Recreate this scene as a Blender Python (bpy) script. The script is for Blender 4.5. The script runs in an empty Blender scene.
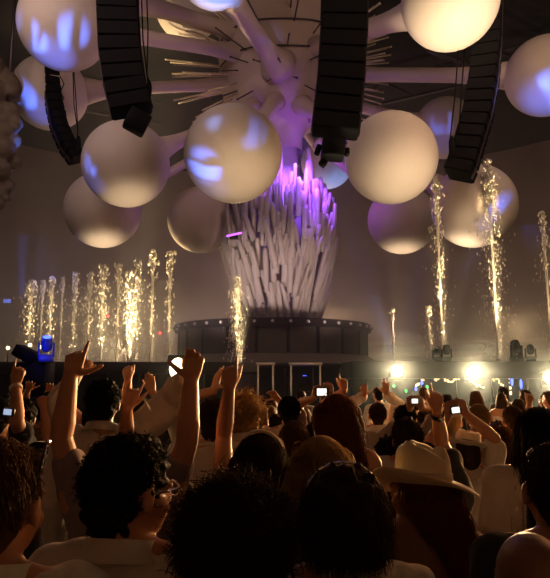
import bpy, math, random
import numpy as np
from mathutils import Vector, Matrix, noise

R = math.radians
rng = np.random.default_rng(7)
random.seed(7)
SC = bpy.context.scene
COL = SC.collection

# ------------------------------------------------------------------ camera
F_PX, CAM_Z, HORIZON = 600.0, 1.95, 375.0
PITCH = math.atan((HORIZON - 289.0) / F_PX)
cam_data = bpy.data.cameras.new('camera')
cam_data.sensor_fit = 'HORIZONTAL'
cam_data.sensor_width = 36.0
cam_data.lens = 36.0 * F_PX / 550.0
cam_data.clip_start = 0.05
cam_data.clip_end = 300
cam = bpy.data.objects.new('camera', cam_data)
COL.objects.link(cam)
cam.location = (0, 0, CAM_Z)
cam.rotation_euler = (R(90) + PITCH, 0, 0)
SC.camera = cam


def P(px, py, Y):
    """point of the hall seen at pixel px, py that stands Y metres in front of the camera"""
    a, u = px - 275.0, 289.0 - py
    dy = F_PX * math.cos(PITCH) - u * math.sin(PITCH)
    dz = F_PX * math.sin(PITCH) + u * math.cos(PITCH)
    t = Y / dy
    return Vector((a * t, Y, CAM_Z + dz * t))


# ------------------------------------------------------------------ world, exposure
world = bpy.data.worlds.new('world')
SC.world = world
world.use_nodes = True
world.node_tree.nodes['Background'].inputs[0].default_value = (0.55, 0.42, 0.42, 1)
world.node_tree.nodes['Background'].inputs[1].default_value = 0.012
vs = SC.view_settings
vs.view_transform = 'Standard'
vs.look = 'None'
vs.gamma = 1.0
vs.use_curve_mapping = False
vs.exposure = 0.08
SC.cycles.max_bounces = 5
SC.cycles.diffuse_bounces = 2
SC.cycles.glossy_bounces = 2
SC.cycles.transmission_bounces = 3
SC.cycles.volume_bounces = 0
SC.cycles.transparent_max_bounces = 8
SC.cycles.sample_clamp_indirect = 4.0
SC.cycles.use_denoising = True


def lamp(name, kind, loc, energy, color, target=None, size=30, blend=0.6, radius=0.1, vol=1.0):
    d = bpy.data.lights.new(name, kind)
    d.energy = energy
    d.color = color
    if kind == 'SPOT':
        d.spot_size = R(size)
        d.spot_blend = blend
        d.shadow_soft_size = radius
    elif kind == 'POINT':
        d.shadow_soft_size = radius
    elif kind == 'AREA':
        d.size = radius
    d.cycles.max_bounces = 3
    d.volume_factor = vol
    o = bpy.data.objects.new(name, d)
    COL.objects.link(o)
    o.location = loc
    if target is not None:
        o.rotation_euler = (Vector(target) - Vector(loc)).to_track_quat('-Z', 'Y').to_euler()
    return o


WARM = (1.0, 0.74, 0.42)
CREAM = (1.0, 0.76, 0.48)
ORANGE = (1.0, 0.42, 0.12)
BLUE = (0.10, 0.22, 1.0)
VIOLET = (0.42, 0.10, 1.0)
MAUVE = (0.80, 0.55, 0.78)

# the balls: pixel centre, pixel radius -> distance follows from the one real radius of 1.25 m
BALLS = {
    'A': (64, 25, 48), 'B': (50, 93, 39), 'C': (126, 164, 45), 'D': (103, 210, 39), 'E': (233, 154, 51),
    'F': (201, 220, 34), 'G': (216, -34, 46), 'H': (450, 1, 52), 'I': (391, 158, 48), 'J': (402, 220, 35),
    'K': (474, 206, 43), 'L': (546, 76, 42), 'M': (445, 128, 32), 'N': (327, 163, 27), 'O': (312, 245, 31),
    'Q': (188, 8, 35),
}
BALL_R = 1.25
BPOS = {k: P(x, y, F_PX * BALL_R / r) for k, (x, y, r) in BALLS.items()}


def gobo(l, scale, seed, lo=.48, hi=.62, stretch=(1, 1, 1)):
    """patterned glass in a beam light: soft streaks"""
    d = l.data
    d.use_nodes = True
    nt = d.node_tree
    em = nt.nodes['Emission']
    tc = nt.nodes.new('ShaderNodeTexCoord')
    mp = nt.nodes.new('ShaderNodeMapping')
    mp.inputs['Location'].default_value = (seed, seed * 1.7, 0)
    mp.inputs['Scale'].default_value = (scale * stretch[0], scale * stretch[1], 0)
    mp.inputs['Rotation'].default_value = (0, 0, stretch[2])
    nz = nt.nodes.new('ShaderNodeTexNoise')
    nz.inputs['Scale'].default_value = 1
    nz.inputs['Detail'].default_value = 0
    nz.inputs['Distortion'].default_value = .8
    mr = nt.nodes.new('ShaderNodeMapRange')
    mr.interpolation_type = 'SMOOTHSTEP'
    mr.inputs['From Min'].default_value = lo
    mr.inputs['From Max'].default_value = hi
    nt.links.new(tc.outputs['Normal'], mp.inputs[0])
    nt.links.new(mp.outputs[0], nz.inputs['Vector'])
    nt.links.new(nz.outputs[0], mr.inputs['Value'])
    nt.links.new(mr.outputs[0], em.inputs['Strength'])


# warm floods standing on the stage wings, washing the balls from below
ZS = 2.75
for k, dx, dy, e, sz in (('A', .3, -4.5, 60, 30), ('B', .5, -3.5, 60, 26), ('C', .9, -1.2, 420, 24), ('D', .5, -1.0, 480, 24), ('E', 1.2, -4.5, 520, 26), ('F', .5, -2.2, 110, 24),
                         ('H', .2, -3.2, 4200, 24), ('I', 1.2, -4.5, 900, 26), ('J', -.2, -.5, 620, 24), ('K', -1.2, -.4, 620, 22), ('K', -1.2, -4, 300, 22), ('L', 0, -3.5, 60, 26), ('M', .5, -2, 40, 24), ('O', .5, -1.5, 300, 24)):
    b = BPOS[k]
    lamp('warm_uplight', 'SPOT', (b.x + dx, b.y + dy, ZS), e * 1.45, CREAM if k != 'H' else (1, .78, .48), b, sz, 0.8, 0.2, 0.10)
# blue patterned beams
for n_, (k, off, px, D, e, sz, sc_, st) in enumerate((('A', (-.60, -.4, -.15), 40, 11, 16000, 6.5, 16, (1.6, .25, .1)), ('A', (.35, -.5, -.3), 70, 11, 14000, 6.5, 14, (1.6, .25, .2)),
        ('B', (-.45, -.5, 0), 20, 13, 12000, 5.5, 18, (1.6, .25, .1)), ('C', (-.65, -.5, .0), 60, 12, 3500, 5, 26, (2, .4, .5)),
        ('E', (-.50, -.6, -.45), 150, 8.5, 8000, 8.5, 15, (.5, 1.8, .5)), ('E', (.45, -.8, .15), 230, 8, 3000, 6, 16, (2, .4, -.3)),
        ('L', (-.1, -.5, -.5), 500, 12, 16000, 8, 15, (1.7, .3, 0)), ('K', (.45, -.7, .0), 420, 12, 6000, 5, 22, (1, .6, .6)),
        ('M', (-.3, -.8, -.1), 400, 14, 8000, 5, 20, (1.5, .5, .3)), ('G', (0, -.3, -.9), 190, 10, 14000, 9, 10, (1, 1, 0)), )):
    col = (.07, .17, 1.0) if k not in 'GN' else (.16, .32, 1)
    l = lamp('blue_beam_light', 'SPOT', P(px, 362, D) + Vector((0, 0, .15)), e, col, BPOS[k] + Vector(off) * BALL_R, sz, .9, 0.05, 0.02)
    gobo(l, sc_, 3.1 * n_ + 1, *((.36, .56) if k not in 'GN' else (.2, .5)), st)
for k, px, D, e, sz, off in (('A', 40, 12, 3600, 9.5, (-.3, 0, -.2)), ('B', 30, 13, 2600, 7.5, (-.2, 0, -.1)), ('L', 520, 12, 4200, 11, (0, 0, -.3)), ('M', 400, 14, 1000, 9, (0, 0, 0)), ('C', 60, 12, 500, 9, (-.9, 0, 0)),
                           ('E', 150, 9, 500, 10, (-.5, 0, -.6)), ('G', 200, 10, 900, 10, (0, 0, 0)), ('K', 440, 12, 500, 6, (.5, 0, 0))):
    lamp('blue_fill_light', 'SPOT', P(px, 362, D) + Vector((.2, 0, .15)), e, (.12, .18, 1.0), BPOS[k] + Vector(off), sz, 1.0, 0.05, 0.02)
lamp('blue_fill_light', 'SPOT', (BPOS['N'].x + 2.6, BPOS['N'].y - 1.5, ZS), 3500, (.16, .36, 1), BPOS['N'] + Vector((.2, 0, -.3)), 18, .9, .05, .02)
# overall soft hall light from high rigs, mauve
lamp('hall_rig_light', 'AREA', (-7, 10, 12), 200, (0.95, 0.68, 0.60), (-1, 22, 11), radius=5, vol=.35)
lamp('hall_rig_light', 'AREA', (7, 10, 11.5), 215, (1.0, 0.66, 0.46), (1, 22, 10.5), radius=5, vol=.35)
# violet lamps inside the crown of the tube sculpture
lamp('violet_crown_light', 'POINT', P(304, 172, 20.0), 60, (.24, .08, 1), radius=.15, vol=.5)
lamp('violet_crown_light', 'SPOT', P(298, 122, 19.6), 1500, (.26, .08, 1), P(300, 200, 21.2), 62, .8, .12, .4)
lamp('violet_crown_light', 'POINT', P(262, 185, 20.4), 16, VIOLET, radius=.15, vol=.5)
lamp('violet_crown_light', 'POINT', P(320, 178, 20.2), 30, (.75, .12, .9), radius=.1, vol=.5)
lamp('violet_crown_light', 'SPOT', P(330, 300, 18.2), 500, (.45, .2, 1), P(300, 130, 22), 26, .9, .1, .4)
lamp('tube_wash_light', 'SPOT', (-3.2, 15.9, ZS), 760, (1, .72, .66), (.2, 22, 6), 40, .9, .2, .2)
lamp('tube_wash_light', 'SPOT', (3.4, 15.4, ZS), 760, (1, .70, .55), (.2, 22, 6), 40, .9, .2, .2)
# orange stage wash thrown out at the crowd
for px, e in ((-60, 900), (60, 1000), (250, 1100), (397, 2600), (473, 3600), (549, 4200), (680, 9500)):
    lamp('crowd_wash_light', 'SPOT', P(px, 371, 13.3), e * .78, (1, .36, .08) if px < 300 else (1, .50, .18), (px / 110 - 2.4, 2.0, 1.3), 70, 0.8, 0.12, 0)
lamp('crowd_rim_fill', 'AREA', (9, 11.5, 8.5), 130, (1, .50, .20), (-1, 2.2, 1.5), radius=2.5, vol=0)  # unseen area lamps added for warm rims on the crowd
lamp('crowd_rim_fill', 'AREA', (8.5, 7.8, 4.2), 130, (1, .36, .10), (0, 2.3, 1.5), radius=1.2, vol=0)
lamp('crowd_rim_fill', 'AREA', (-5, 12.0, 8.0), 40, (1, .45, .18), (0, 2.5, 1.5), radius=2.5, vol=0)
# unseen point lamps added to make the haze behind the wings glow
lamp('haze_fill', 'POINT', (-7.2, 28, 3.2), 650, (1, .70, .38), radius=.4, vol=1.6)
lamp('haze_fill', 'POINT', (13, 32, 4.5), 420, (1, .66, .34), radius=.4, vol=1)
lamp('haze_fill', 'POINT', (3, 33, 4.5), 360, (1, .62, .36), radius=.4, vol=1)
lamp('haze_fill', 'POINT', (-1, 32, 7.5), 800, (1, .58, .46), radius=.4, vol=1.5)
lamp('haze_fill', 'POINT', (-9, 24, 6), 35, (.35, .35, 1), radius=.4, vol=1.5)


# ------------------------------------------------------------------ materials
def mat(name, color, rough=0.6, metal=0.0, noise_scale=None, noise_amt=0.25, bump=0.0, emit=None, estr=0.0, transl=0.0, sss=0.0, spec=0.5, sheen=0.0):
    m = bpy.data.materials.new(name)
    m.use_nodes = True
    nt = m.node_tree
    b = nt.nodes['Principled BSDF']
    b.inputs['Base Color'].default_value = (*color, 1)
    b.inputs['Roughness'].default_value = rough
    b.inputs['Metallic'].default_value = metal
    b.inputs['Specular IOR Level'].default_value = spec
    if sheen:
        b.inputs['Sheen Weight'].default_value = sheen
    if sss:
        b.inputs['Subsurface Weight'].default_value = sss
        b.inputs['Subsurface Radius'].default_value = (0.02, 0.008, 0.004)
    if noise_scale:
        tc = nt.nodes.new('ShaderNodeTexCoord')
        n = nt.nodes.new('ShaderNodeTexNoise')
        n.inputs['Scale'].default_value = noise_scale
        n.inputs['Detail'].default_value = 4
        nt.links.new(tc.outputs['Object'], n.inputs['Vector'])
        mx = nt.nodes.new('ShaderNodeMix')
        mx.data_type = 'RGBA'
        mx.inputs[6].default_value = (*[c * (1 - noise_amt) for c in color], 1)
        mx.inputs[7].default_value = (*[min(1, c * (1 + noise_amt)) for c in color], 1)
        nt.links.new(n.outputs[0], mx.inputs[0])
        nt.links.new(mx.outputs[2], b.inputs['Base Color'])
        if bump:
            bm_ = nt.nodes.new('ShaderNodeBump')
            bm_.inputs['Strength'].default_value = bump
            bm_.inputs['Distance'].default_value = 0.02
            nt.links.new(n.outputs[0], bm_.inputs['Height'])
            nt.links.new(bm_.outputs[0], b.inputs['Normal'])
    if emit:
        b.inputs['Emission Color'].default_value = (*emit, 1)
        b.inputs['Emission Strength'].default_value = estr
    if transl:
        t = nt.nodes.new('ShaderNodeBsdfTranslucent')
        t.inputs[0].default_value = (*color, 1)
        ms = nt.nodes.new('ShaderNodeMixShader')
        ms.inputs[0].default_value = transl
        out = nt.nodes['Material Output']
        nt.links.new(b.outputs[0], ms.inputs[1])
        nt.links.new(t.outputs[0], ms.inputs[2])
        nt.links.new(ms.outputs[0], out.inputs[0])
    return m


M = dict(
    floor=mat('dark_floor', (.05, .045, .04), .5, noise_scale=3),
    wall=mat('hall_wall', (.17, .13, .125), .95, noise_scale=.6, noise_amt=.35, spec=.1),
    ceil=mat('hall_ceiling', (.035, .033, .037), .95, noise_scale=.8, spec=.1),
    ledge=mat('balcony_ledge', (.30, .24, .2), .8, noise_scale=2),
    truss=mat('truss_metal', (.05, .047, .05), .5, metal=.4),
    balloon=mat('balloon_fabric', (.70, .60, .53), .6, noise_scale=1.2, noise_amt=.08, spec=.3),
    tube=mat('frosted_tube', (.80, .72, .72), .45, noise_scale=3, noise_amt=.18, transl=.25),
    inflat=mat('inflated_cloth', (.68, .54, .50), .7, noise_scale=.9, noise_amt=.15, bump=.15),
    rod=mat('steel_rod', (.85, .72, .55), .35, metal=.5),
    dark_rod=mat('dark_steel', (.10, .08, .09), .4, metal=.7),
    black=mat('speaker_black', (.006, .006, .008), .7, spec=.15, noise_scale=30, noise_amt=.3),
    grille=mat('speaker_grille', (.011, .010, .012), .8, spec=.1, noise_scale=80, noise_amt=.5, bump=.3),
    stage=mat('stage_panel', (.06, .05, .042), .8, noise_scale=1.4, noise_amt=.3),
    stage_dark=mat('stage_black', (.010, .012, .010), .9, noise_scale=3, spec=.1),
    stage_rim=mat('stage_rim', (.016, .014, .016), .8, spec=.15),
    stage_pale=mat('stage_pale', (.13, .11, .09), .8, noise_scale=2),
    chrome=mat('bulb_glass', (.8, .75, .7), .2, metal=.3),
    rail=mat('cream_metal', (.75, .65, .5), .35, metal=.3),
    water=mat('white_water', (.95, .90, .80), .7, transl=.5, spec=.3),
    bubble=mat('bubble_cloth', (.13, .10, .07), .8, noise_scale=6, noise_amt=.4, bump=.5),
    lens_warm=mat('lamp_lens', (1, .9, .6), .3, emit=(1, .80, .42), estr=60),
    lens_small=mat('globe_glass', (1, .8, .5), .3, emit=(1, .70, .30), estr=5),
    lens_soft=mat('flood_glass', (1, .9, .7), .3, emit=(1, .80, .45), estr=5),
    lens_blue=mat('blue_lens', (.1, .2, 1), .3, emit=(.05, .10, 1), estr=4),
    lens_red=mat('red_lens', (1, .1, .1), .3, emit=(1, .06, .05), estr=4),
    lens_green=mat('green_lens', (.1, 1, .3), .3, emit=(.1, .9, .25), estr=1.1),
    case_lit_blue=mat('blue_lit_case', (.05, .07, .5), .4),  # blue lamplight put into the base colour of the case
    garland=mat('garland_lights', (1, .8, .5), .4, emit=(1, .74, .40), estr=1.6),
    screen=mat('camera_screen', (.9, .9, .9), .3, emit=(1, .98, .9), estr=1.3),
    screen_blue=mat('camera_screen_cool', (.6, .7, .9), .3, emit=(.55, .7, 1), estr=.6),
    big_screen=mat('video_screen', (.2, .3, .9), .3, emit=(.15, .22, .9), estr=.9),
    camera_body=mat('camera_body', (.03, .03, .035), .4),
    silver=mat('silver', (.6, .6, .6), .25, metal=.9),
    glass_dark=mat('dark_glass', (.02, .02, .02), .08, spec=1.0),
    gold=mat('gold_metal', (.8, .6, .35), .25, metal=.9),
)
SKIN = {k: mat('skin_' + k, c, .5, noise_scale=14, noise_amt=.07, sss=.06) for k, c in dict(
    fair=(.52, .26, .155), tan=(.40, .20, .12), brown=(.26, .13, .08)).items()}
CLOTH = {k: mat('cloth_' + k, c, .9, noise_scale=40, noise_amt=.08, bump=.15, spec=.15, sheen=.2) for k, c in dict(
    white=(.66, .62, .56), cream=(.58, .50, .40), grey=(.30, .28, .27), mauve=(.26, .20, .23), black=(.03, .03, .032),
    brown=(.12, .08, .06), blue=(.05, .07, .14), denim=(.06, .08, .13), straw=(.72, .62, .42), hatwhite=(.75, .70, .60)).items()}
HAIR = {k: mat('hair_' + k, c, .65, noise_scale=25, noise_amt=.3, transl=.35, spec=.2) for k, c in dict(
    black=(.012, .009, .007), dark=(.05, .028, .015), brown=(.12, .06, .026), light=(.50, .33, .15), red=(.20, .065, .025), grey=(.2, .17, .14)).items()}


# ------------------------------------------------------------------ mesh helpers
def link(name, me, m, parent=None):
    o = bpy.data.objects.new(name, me)
    COL.objects.link(o)
    if m is not None:
        me.materials.append(m)
    if parent is not None:
        o.parent = parent
    return o


def make_mesh(name, prims, smooth=True):
    vs_, fs, off = [], [], 0
    for v, f in prims:
        vs_.append(np.asarray(v, float))
        fs.extend([tuple(i + off for i in q) for q in f])
        off += len(v)
    me = bpy.data.meshes.new(name)
    me.from_pydata(np.concatenate(vs_).tolist(), [], fs)
    if smooth:
        me.polygons.foreach_set('use_smooth', [True] * len(me.polygons))
    me.update()
    return me


def remesh(name, prims, voxel, smooth_it=2, fold=None):
    me = make_mesh(name + '_raw', prims)
    o = bpy.data.objects.new('tmp', me)
    COL.objects.link(o)
    md = o.modifiers.new('r', 'REMESH')
    md.mode = 'VOXEL'
    md.voxel_size = voxel
    md.use_smooth_shade = True
    if smooth_it:
        s = o.modifiers.new('s', 'SMOOTH')
        s.factor = .5
        s.iterations = smooth_it
    dg = bpy.context.evaluated_depsgraph_get()
    out = bpy.data.meshes.new_from_object(o.evaluated_get(dg))
    bpy.data.objects.remove(o)
    bpy.data.meshes.remove(me)
    out.name = name
    if fold:
        amp, sc, seed = fold
        n = len(out.vertices)
        co = np.empty(n * 3)
        out.vertices.foreach_get('co', co)
        co = co.reshape(-1, 3)
        nr = np.array([v.normal[:] for v in out.vertices])
        d = np.array([noise.noise(Vector((c[0] * sc[0] + seed, c[1] * sc[1], c[2] * sc[2]))) + .5 * noise.noise(Vector((c[0] * sc[0] * 2.3, c[1] * sc[1] * 2.3 + seed, c[2] * sc[2] * 2.3))) for c in co])
        co = co + nr * (d * amp)[:, None]
        out.vertices.foreach_set('co', co.ravel())
    out.polygons.foreach_set('use_smooth', [True] * len(out.polygons))
    out.update()
    return out


_us = {}


def ell(c, r, rot=None, nu=16, nv=10):
    key = (nu, nv)
    if key not in _us:
        v = [(0, 0, 1)]
        for j in range(1, nv):
            t = math.pi * j / nv
            for i in range(nu):
                a = 2 * math.pi * i / nu
                v.append((math.sin(t) * math.cos(a), math.sin(t) * math.sin(a), math.cos(t)))
        v.append((0, 0, -1))
        f = [(0, 1 + i, 1 + (i + 1) % nu) for i in range(nu)]
        for j in range(nv - 2):
            a0 = 1 + j * nu
            f += [(a0 + i, a0 + nu + i, a0 + nu + (i + 1) % nu, a0 + (i + 1) % nu) for i in range(nu)]
        last = len(v) - 1
        a0 = 1 + (nv - 2) * nu
        f += [(a0 + i, last, a0 + (i + 1) % nu) for i in range(nu)]
        _us[key] = (np.array(v), f)
    v, f = _us[key]
    r = (r, r, r) if np.isscalar(r) else r
    w = v * np.array(r)
    if rot is not None:
        w = w @ np.array(rot.to_3x3()).T
    return w + np.array(c), f


def tube(pts, rad, sides=10, cap=True):
    """tube along pts"""
    pts = [Vector(p) for p in pts]
    n = len(pts)
    rad = [rad] * n if np.isscalar(rad) else list(rad)
    t0 = (pts[1] - pts[0]).normalized()
    u = t0.orthogonal().normalized()
    v, f = [], []
    for i in range(n):
        t = (pts[min(i + 1, n - 1)] - pts[max(i - 1, 0)]).normalized()
        u = (u - t * u.dot(t)).normalized()
        w = t.cross(u)
        for k in range(sides):
            a = 2 * math.pi * k / sides
            v.append(tuple(pts[i] + (u * math.cos(a) + w * math.sin(a)) * rad[i]))
    for i in range(n - 1):
        a0 = i * sides
        f += [(a0 + k, a0 + (k + 1) % sides, a0 + sides + (k + 1) % sides, a0 + sides + k) for k in range(sides)]
    if cap:
        f.append(tuple(range(sides))[::-1])
        f.append(tuple((n - 1) * sides + k for k in range(sides)))
    return np.array(v), f


def limb(pts, rad, sides=12):
    out = [tube(pts[i:i + 2], rad[i:i + 2], sides) for i in range(len(pts) - 1)]
    out += [ell(p, r, nu=12, nv=8) for p, r in zip(pts, rad)]
    return out


def loft(rings, sides=28, power=2.3):
    """rings: (z, cx, cy, a, b) closed vertical loft with superellipse section"""
    v, f = [], []
    for z, cx, cy, a, b in rings:
        for k in range(sides):
            t = 2 * math.pi * k / sides
            c, s = math.cos(t), math.sin(t)
            v.append((cx + a * math.copysign(abs(c) ** (2 / power), c), cy + b * math.copysign(abs(s) ** (2 / power), s), z))
    n = len(rings)
    for i in range(n - 1):
        a0 = i * sides
        f += [(a0 + k, a0 + (k + 1) % sides, a0 + sides + (k + 1) % sides, a0 + sides + k) for k in range(sides)]
    f.append(tuple(range(sides))[::-1])
    f.append(tuple((n - 1) * sides + k for k in range(sides)))
    return np.array(v), f


def box(c, s, rot=None, bev=0.0):
    x, y, z = s[0] / 2, s[1] / 2, s[2] / 2
    if bev <= 0:
        v = np.array([(i, j, k) for i in (-x, x) for j in (-y, y) for k in (-z, z)], float)
        f = [(0, 1, 3, 2), (4, 6, 7, 5), (0, 4, 5, 1), (2, 3, 7, 6), (0, 2, 6, 4), (1, 5, 7, 3)]
    else:   # chamfered in plan and at top/bottom
        b = bev
        ring = lambda x_, y_: [(-x_ + b, -y_), (x_ - b, -y_), (x_, -y_ + b), (x_, y_ - b), (x_ - b, y_), (-x_ + b, y_), (-x_, y_ - b), (-x_, -y_ + b)]
        v = [(p[0], p[1], -z) for p in ring(x - b, y - b)] + [(p[0], p[1], -z + b) for p in ring(x, y)] + \
            [(p[0], p[1], z - b) for p in ring(x, y)] + [(p[0], p[1], z) for p in ring(x - b, y - b)]
        v = np.array(v)
        f = [tuple(range(8))[::-1], tuple(range(24, 32))]
        for i in range(3):
            f += [(i * 8 + k, i * 8 + (k + 1) % 8, i * 8 + 8 + (k + 1) % 8, i * 8 + 8 + k) for k in range(8)]
    if rot is not None:
        v = v @ np.array(rot.to_3x3()).T
    return v + np.array(c), f


def lathe(prof, c=(0, 0, 0), sides=48, a0=0, a1=2 * math.pi):
    full = abs(a1 - a0 - 2 * math.pi) < 1e-6
    n = sides if full else sides + 1
    v, f = [], []
    for r, z in prof:
        for k in range(n):
            a = a0 + (a1 - a0) * k / sides
            v.append((c[0] + r * math.cos(a), c[1] + r * math.sin(a), c[2] + z))
    for i in range(len(prof) - 1):
        for k in range(sides):
            k2 = (k + 1) % n if full else k + 1
            f.append((i * n + k, i * n + k2, (i + 1) * n + k2, (i + 1) * n + k))
    return np.array(v), f


def xform(prims, mtx):
    m = np.array(mtx)
    return [(v @ m[:3, :3].T + m[:3, 3], f) for v, f in prims]


def tube_batch(paths, radii, sides=3):
    """paths N,K,3 ; radii N,K -> one prim; vectorised"""
    N, K, _ = paths.shape
    t = np.gradient(paths, axis=1)
    t /= np.linalg.norm(t, axis=2, keepdims=True) + 1e-9
    ref = np.where(np.abs(t[..., 2:3]) < .9, np.array([0, 0, 1.0]), np.array([1.0, 0, 0]))
    u = np.cross(t, ref)
    u /= np.linalg.norm(u, axis=2, keepdims=True) + 1e-9
    w = np.cross(t, u)
    a = 2 * np.pi * np.arange(sides) / sides
    v = paths[:, :, None, :] + radii[:, :, None, None] * (u[:, :, None, :] * np.cos(a)[None, None, :, None] + w[:, :, None, :] * np.sin(a)[None, None, :, None])
    idx = np.arange(N * K * sides).reshape(N, K, sides)
    q = np.stack([idx[:, :-1], np.roll(idx, -1, 2)[:, :-1], np.roll(idx, -1, 2)[:, 1:], idx[:, 1:]], -1).reshape(-1, 4)
    return v.reshape(-1, 3), q.tolist()


def tag(o, label, cat, group=None, kind=None):
    if label:
        o['label'] = label
    if cat:
        o['category'] = cat
    if group:
        o['group'] = group
    if kind:
        o['kind'] = kind
    return o


def empty(name, loc, label=None, cat=None, group=None, rz=0):
    o = bpy.data.objects.new(name, None)
    COL.objects.link(o)
    o.empty_display_size = .1
    o.location = loc
    o.rotation_euler = (0, 0, rz)
    return tag(o, label, cat, group)


def obj(name, prims, m, parent=None, smooth=True):
    """prims in world axes relative to the parent's origin"""
    return link(name, make_mesh(name, prims, smooth), m, parent)


def struct(name, prims, m, smooth=False):
    o = obj(name, prims, m, None, smooth)
    o['kind'] = 'structure'
    return o


def smooth_angle(o, deg=35):
    me = o.data
    me.polygons.foreach_set('use_smooth', [True] * len(me.polygons))
    me.set_sharp_from_angle(angle=R(deg)) if hasattr(me, 'set_sharp_from_angle') else None


# ------------------------------------------------------------------ the hall
struct('floor', [box((0, 20, -.1), (44, 60, .2))], M['floor'])
struct('ceiling', [box((0, 20, 17.1), (44, 60, .2))], M['ceil'])
struct('wall_back', [lathe([(26.0, 0), (26.0, 17)], (0, 18, 0), 48, R(10), R(170)), lathe([(26.4, 17), (26.4, 0)], (0, 18, 0), 48, R(10), R(170))], M['wall'], True)
struct('wall_left', [box((-21.8, 10, 8.5), (.3, 40, 17))], M['wall'])
struct('wall_right', [box((21.8, 10, 8.5), (.3, 40, 17))], M['wall'])
struct('wall_rear', [box((0, -9.8, 8.5), (43, .3, 17))], M['wall'])
# balcony ledge running round the right of the hall
for i, (z0, th) in enumerate(((4.0, .22), (3.2, .30))):
    struct('trim_%d' % (i + 1), [lathe([(25.2, z0), (25.2, z0 + th), (25.9, z0 + th), (25.9, z0), (25.2, z0)], (0, 18, 0), 40, R(20), R(78))], M['ledge'])
# roof trusses
for i, (x0, y0, z0, x1, y1, z1) in enumerate(((1, 30, 15.0, 21, 20, 15.6), (6, 22, 14.6, 21, 32, 15.2), (-21, 24, 15.4, -6, 30, 15.0))):
    a, b = Vector((x0, y0, z0)), Vector((x1, y1, z1))
    pr = [tube([a, b], .09, 8), tube([a + Vector((0, 0, 1.2)), b + Vector((0, 0, 1.2))], .09, 8)]
    n = 14
    for k in range(n):
        pr.append(tube([a.lerp(b, k / n) + Vector((0, 0, 1.2 * (k % 2))), a.lerp(b, (k + 1) / n) + Vector((0, 0, 1.2 * ((k + 1) % 2)))], .05, 6))
    tag(obj('roof_truss', pr, M['truss']), ['long grey lattice roof truss high at the top right behind the balls',
        'second grey lattice truss crossing the first at the upper right corner', 'grey lattice roof truss high at the upper left of the hall'][i], 'truss')
# haze
def haze(name, c, s_, dens, col, label):
    h_ = obj(name, [box(c, s_)], None, smooth=False)
    m_ = bpy.data.materials.new(name)
    m_.use_nodes = True
    m_.node_tree.nodes.remove(m_.node_tree.nodes['Principled BSDF'])
    v_ = m_.node_tree.nodes.new('ShaderNodeVolumeScatter')
    v_.inputs['Color'].default_value = (*col, 1)
    v_.inputs['Density'].default_value = dens
    v_.inputs['Anisotropy'].default_value = 0.2
    m_.node_tree.links.new(v_.outputs[0], m_.node_tree.nodes['Material Output'].inputs['Volume'])
    h_.data.materials.append(m_)
    tag(h_, label, 'haze', kind='stuff')
haze('low_haze', (0, 25.72, 2.85), (41, 23.76, 5.3), .032, (1, .98, .92), 'warm smoke haze lying low over the stage and fountains')
haze('high_haze', (0, 28.0, 10.9), (41, 19, 10.7), .010, (.95, .93, 1), 'thin smoky haze high among the giant balls')

# far small things on the hall walls
o = obj('video_screen', [box((0, 0, 0), (.42, .08, .22))], M['big_screen']); o.location = P(7, 301, 36)
tag(o, 'tiny blue glowing video screen far off at the left edge', 'screen')

# ------------------------------------------------------------------ stage
CX, CD = -0.073, 22.0   # centre of the round stage: x at CD
cx0 = P(273, 340, CD).x
zt = P(273, 317, 18.4).z
zb = P(273, 352, 18.4).z
zf = P(273, 362, 17.9).z
RS = 3.47
round_stage = empty('round_stage', (cx0, CD, 0), 'large dark drum-shaped round stage carrying the tube sculpture', 'stage')
o = obj('drum_wall', [lathe([(0.0, zb - .02), (RS - .05, zb - .02), (RS - .05, zt - .25), (0, zt - .25)], sides=96)], M['stage'], round_stage); smooth_angle(o)
o = obj('rim', [lathe([(0, zt), (RS + .05, zt), (RS + .08, zt - .03), (RS + .08, zt - .26), (RS - .02, zt - .26)], sides=96)], M['stage_rim'], round_stage); smooth_angle(o)
o = obj('plinth', [lathe([(RS + .35, 0), (RS + .35, zf - .32), (RS + .42, zf - .30), (RS + .42, zf), (RS - .1, zb)], sides=96)], M['stage_pale'], round_stage); smooth_angle(o)
for k in range(40):
    a = 2 * math.pi * k / 40
    pr = [ell((0, 0, 0), .055, nu=12, nv=8), tube([(0, 0, 0), (-.12 * math.cos(a), -.12 * math.sin(a), 0)], .025, 8)]
    b = obj('rim_bulb', pr, M['chrome'], round_stage); b.location = ((RS + .12) * math.cos(a), (RS + .12) * math.sin(a), zt - .12)
    b['label'] = 'small silver bulb on the rim'
for k in range(12):
    a = R(180 + 180 / 11 * k)
    q = Matrix.Rotation(a, 3, 'Z')
    b = obj('wall_post', [box((0, 0, 0), (.05, .09, zt - zb - .25), q, .01)], M['stage_pale'] if k in (0, 11) else M['stage_dark'], round_stage)
    b.location = ((RS - .03) * math.cos(a), (RS - .03) * math.sin(a), (zt + zb - .25) / 2)

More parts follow.
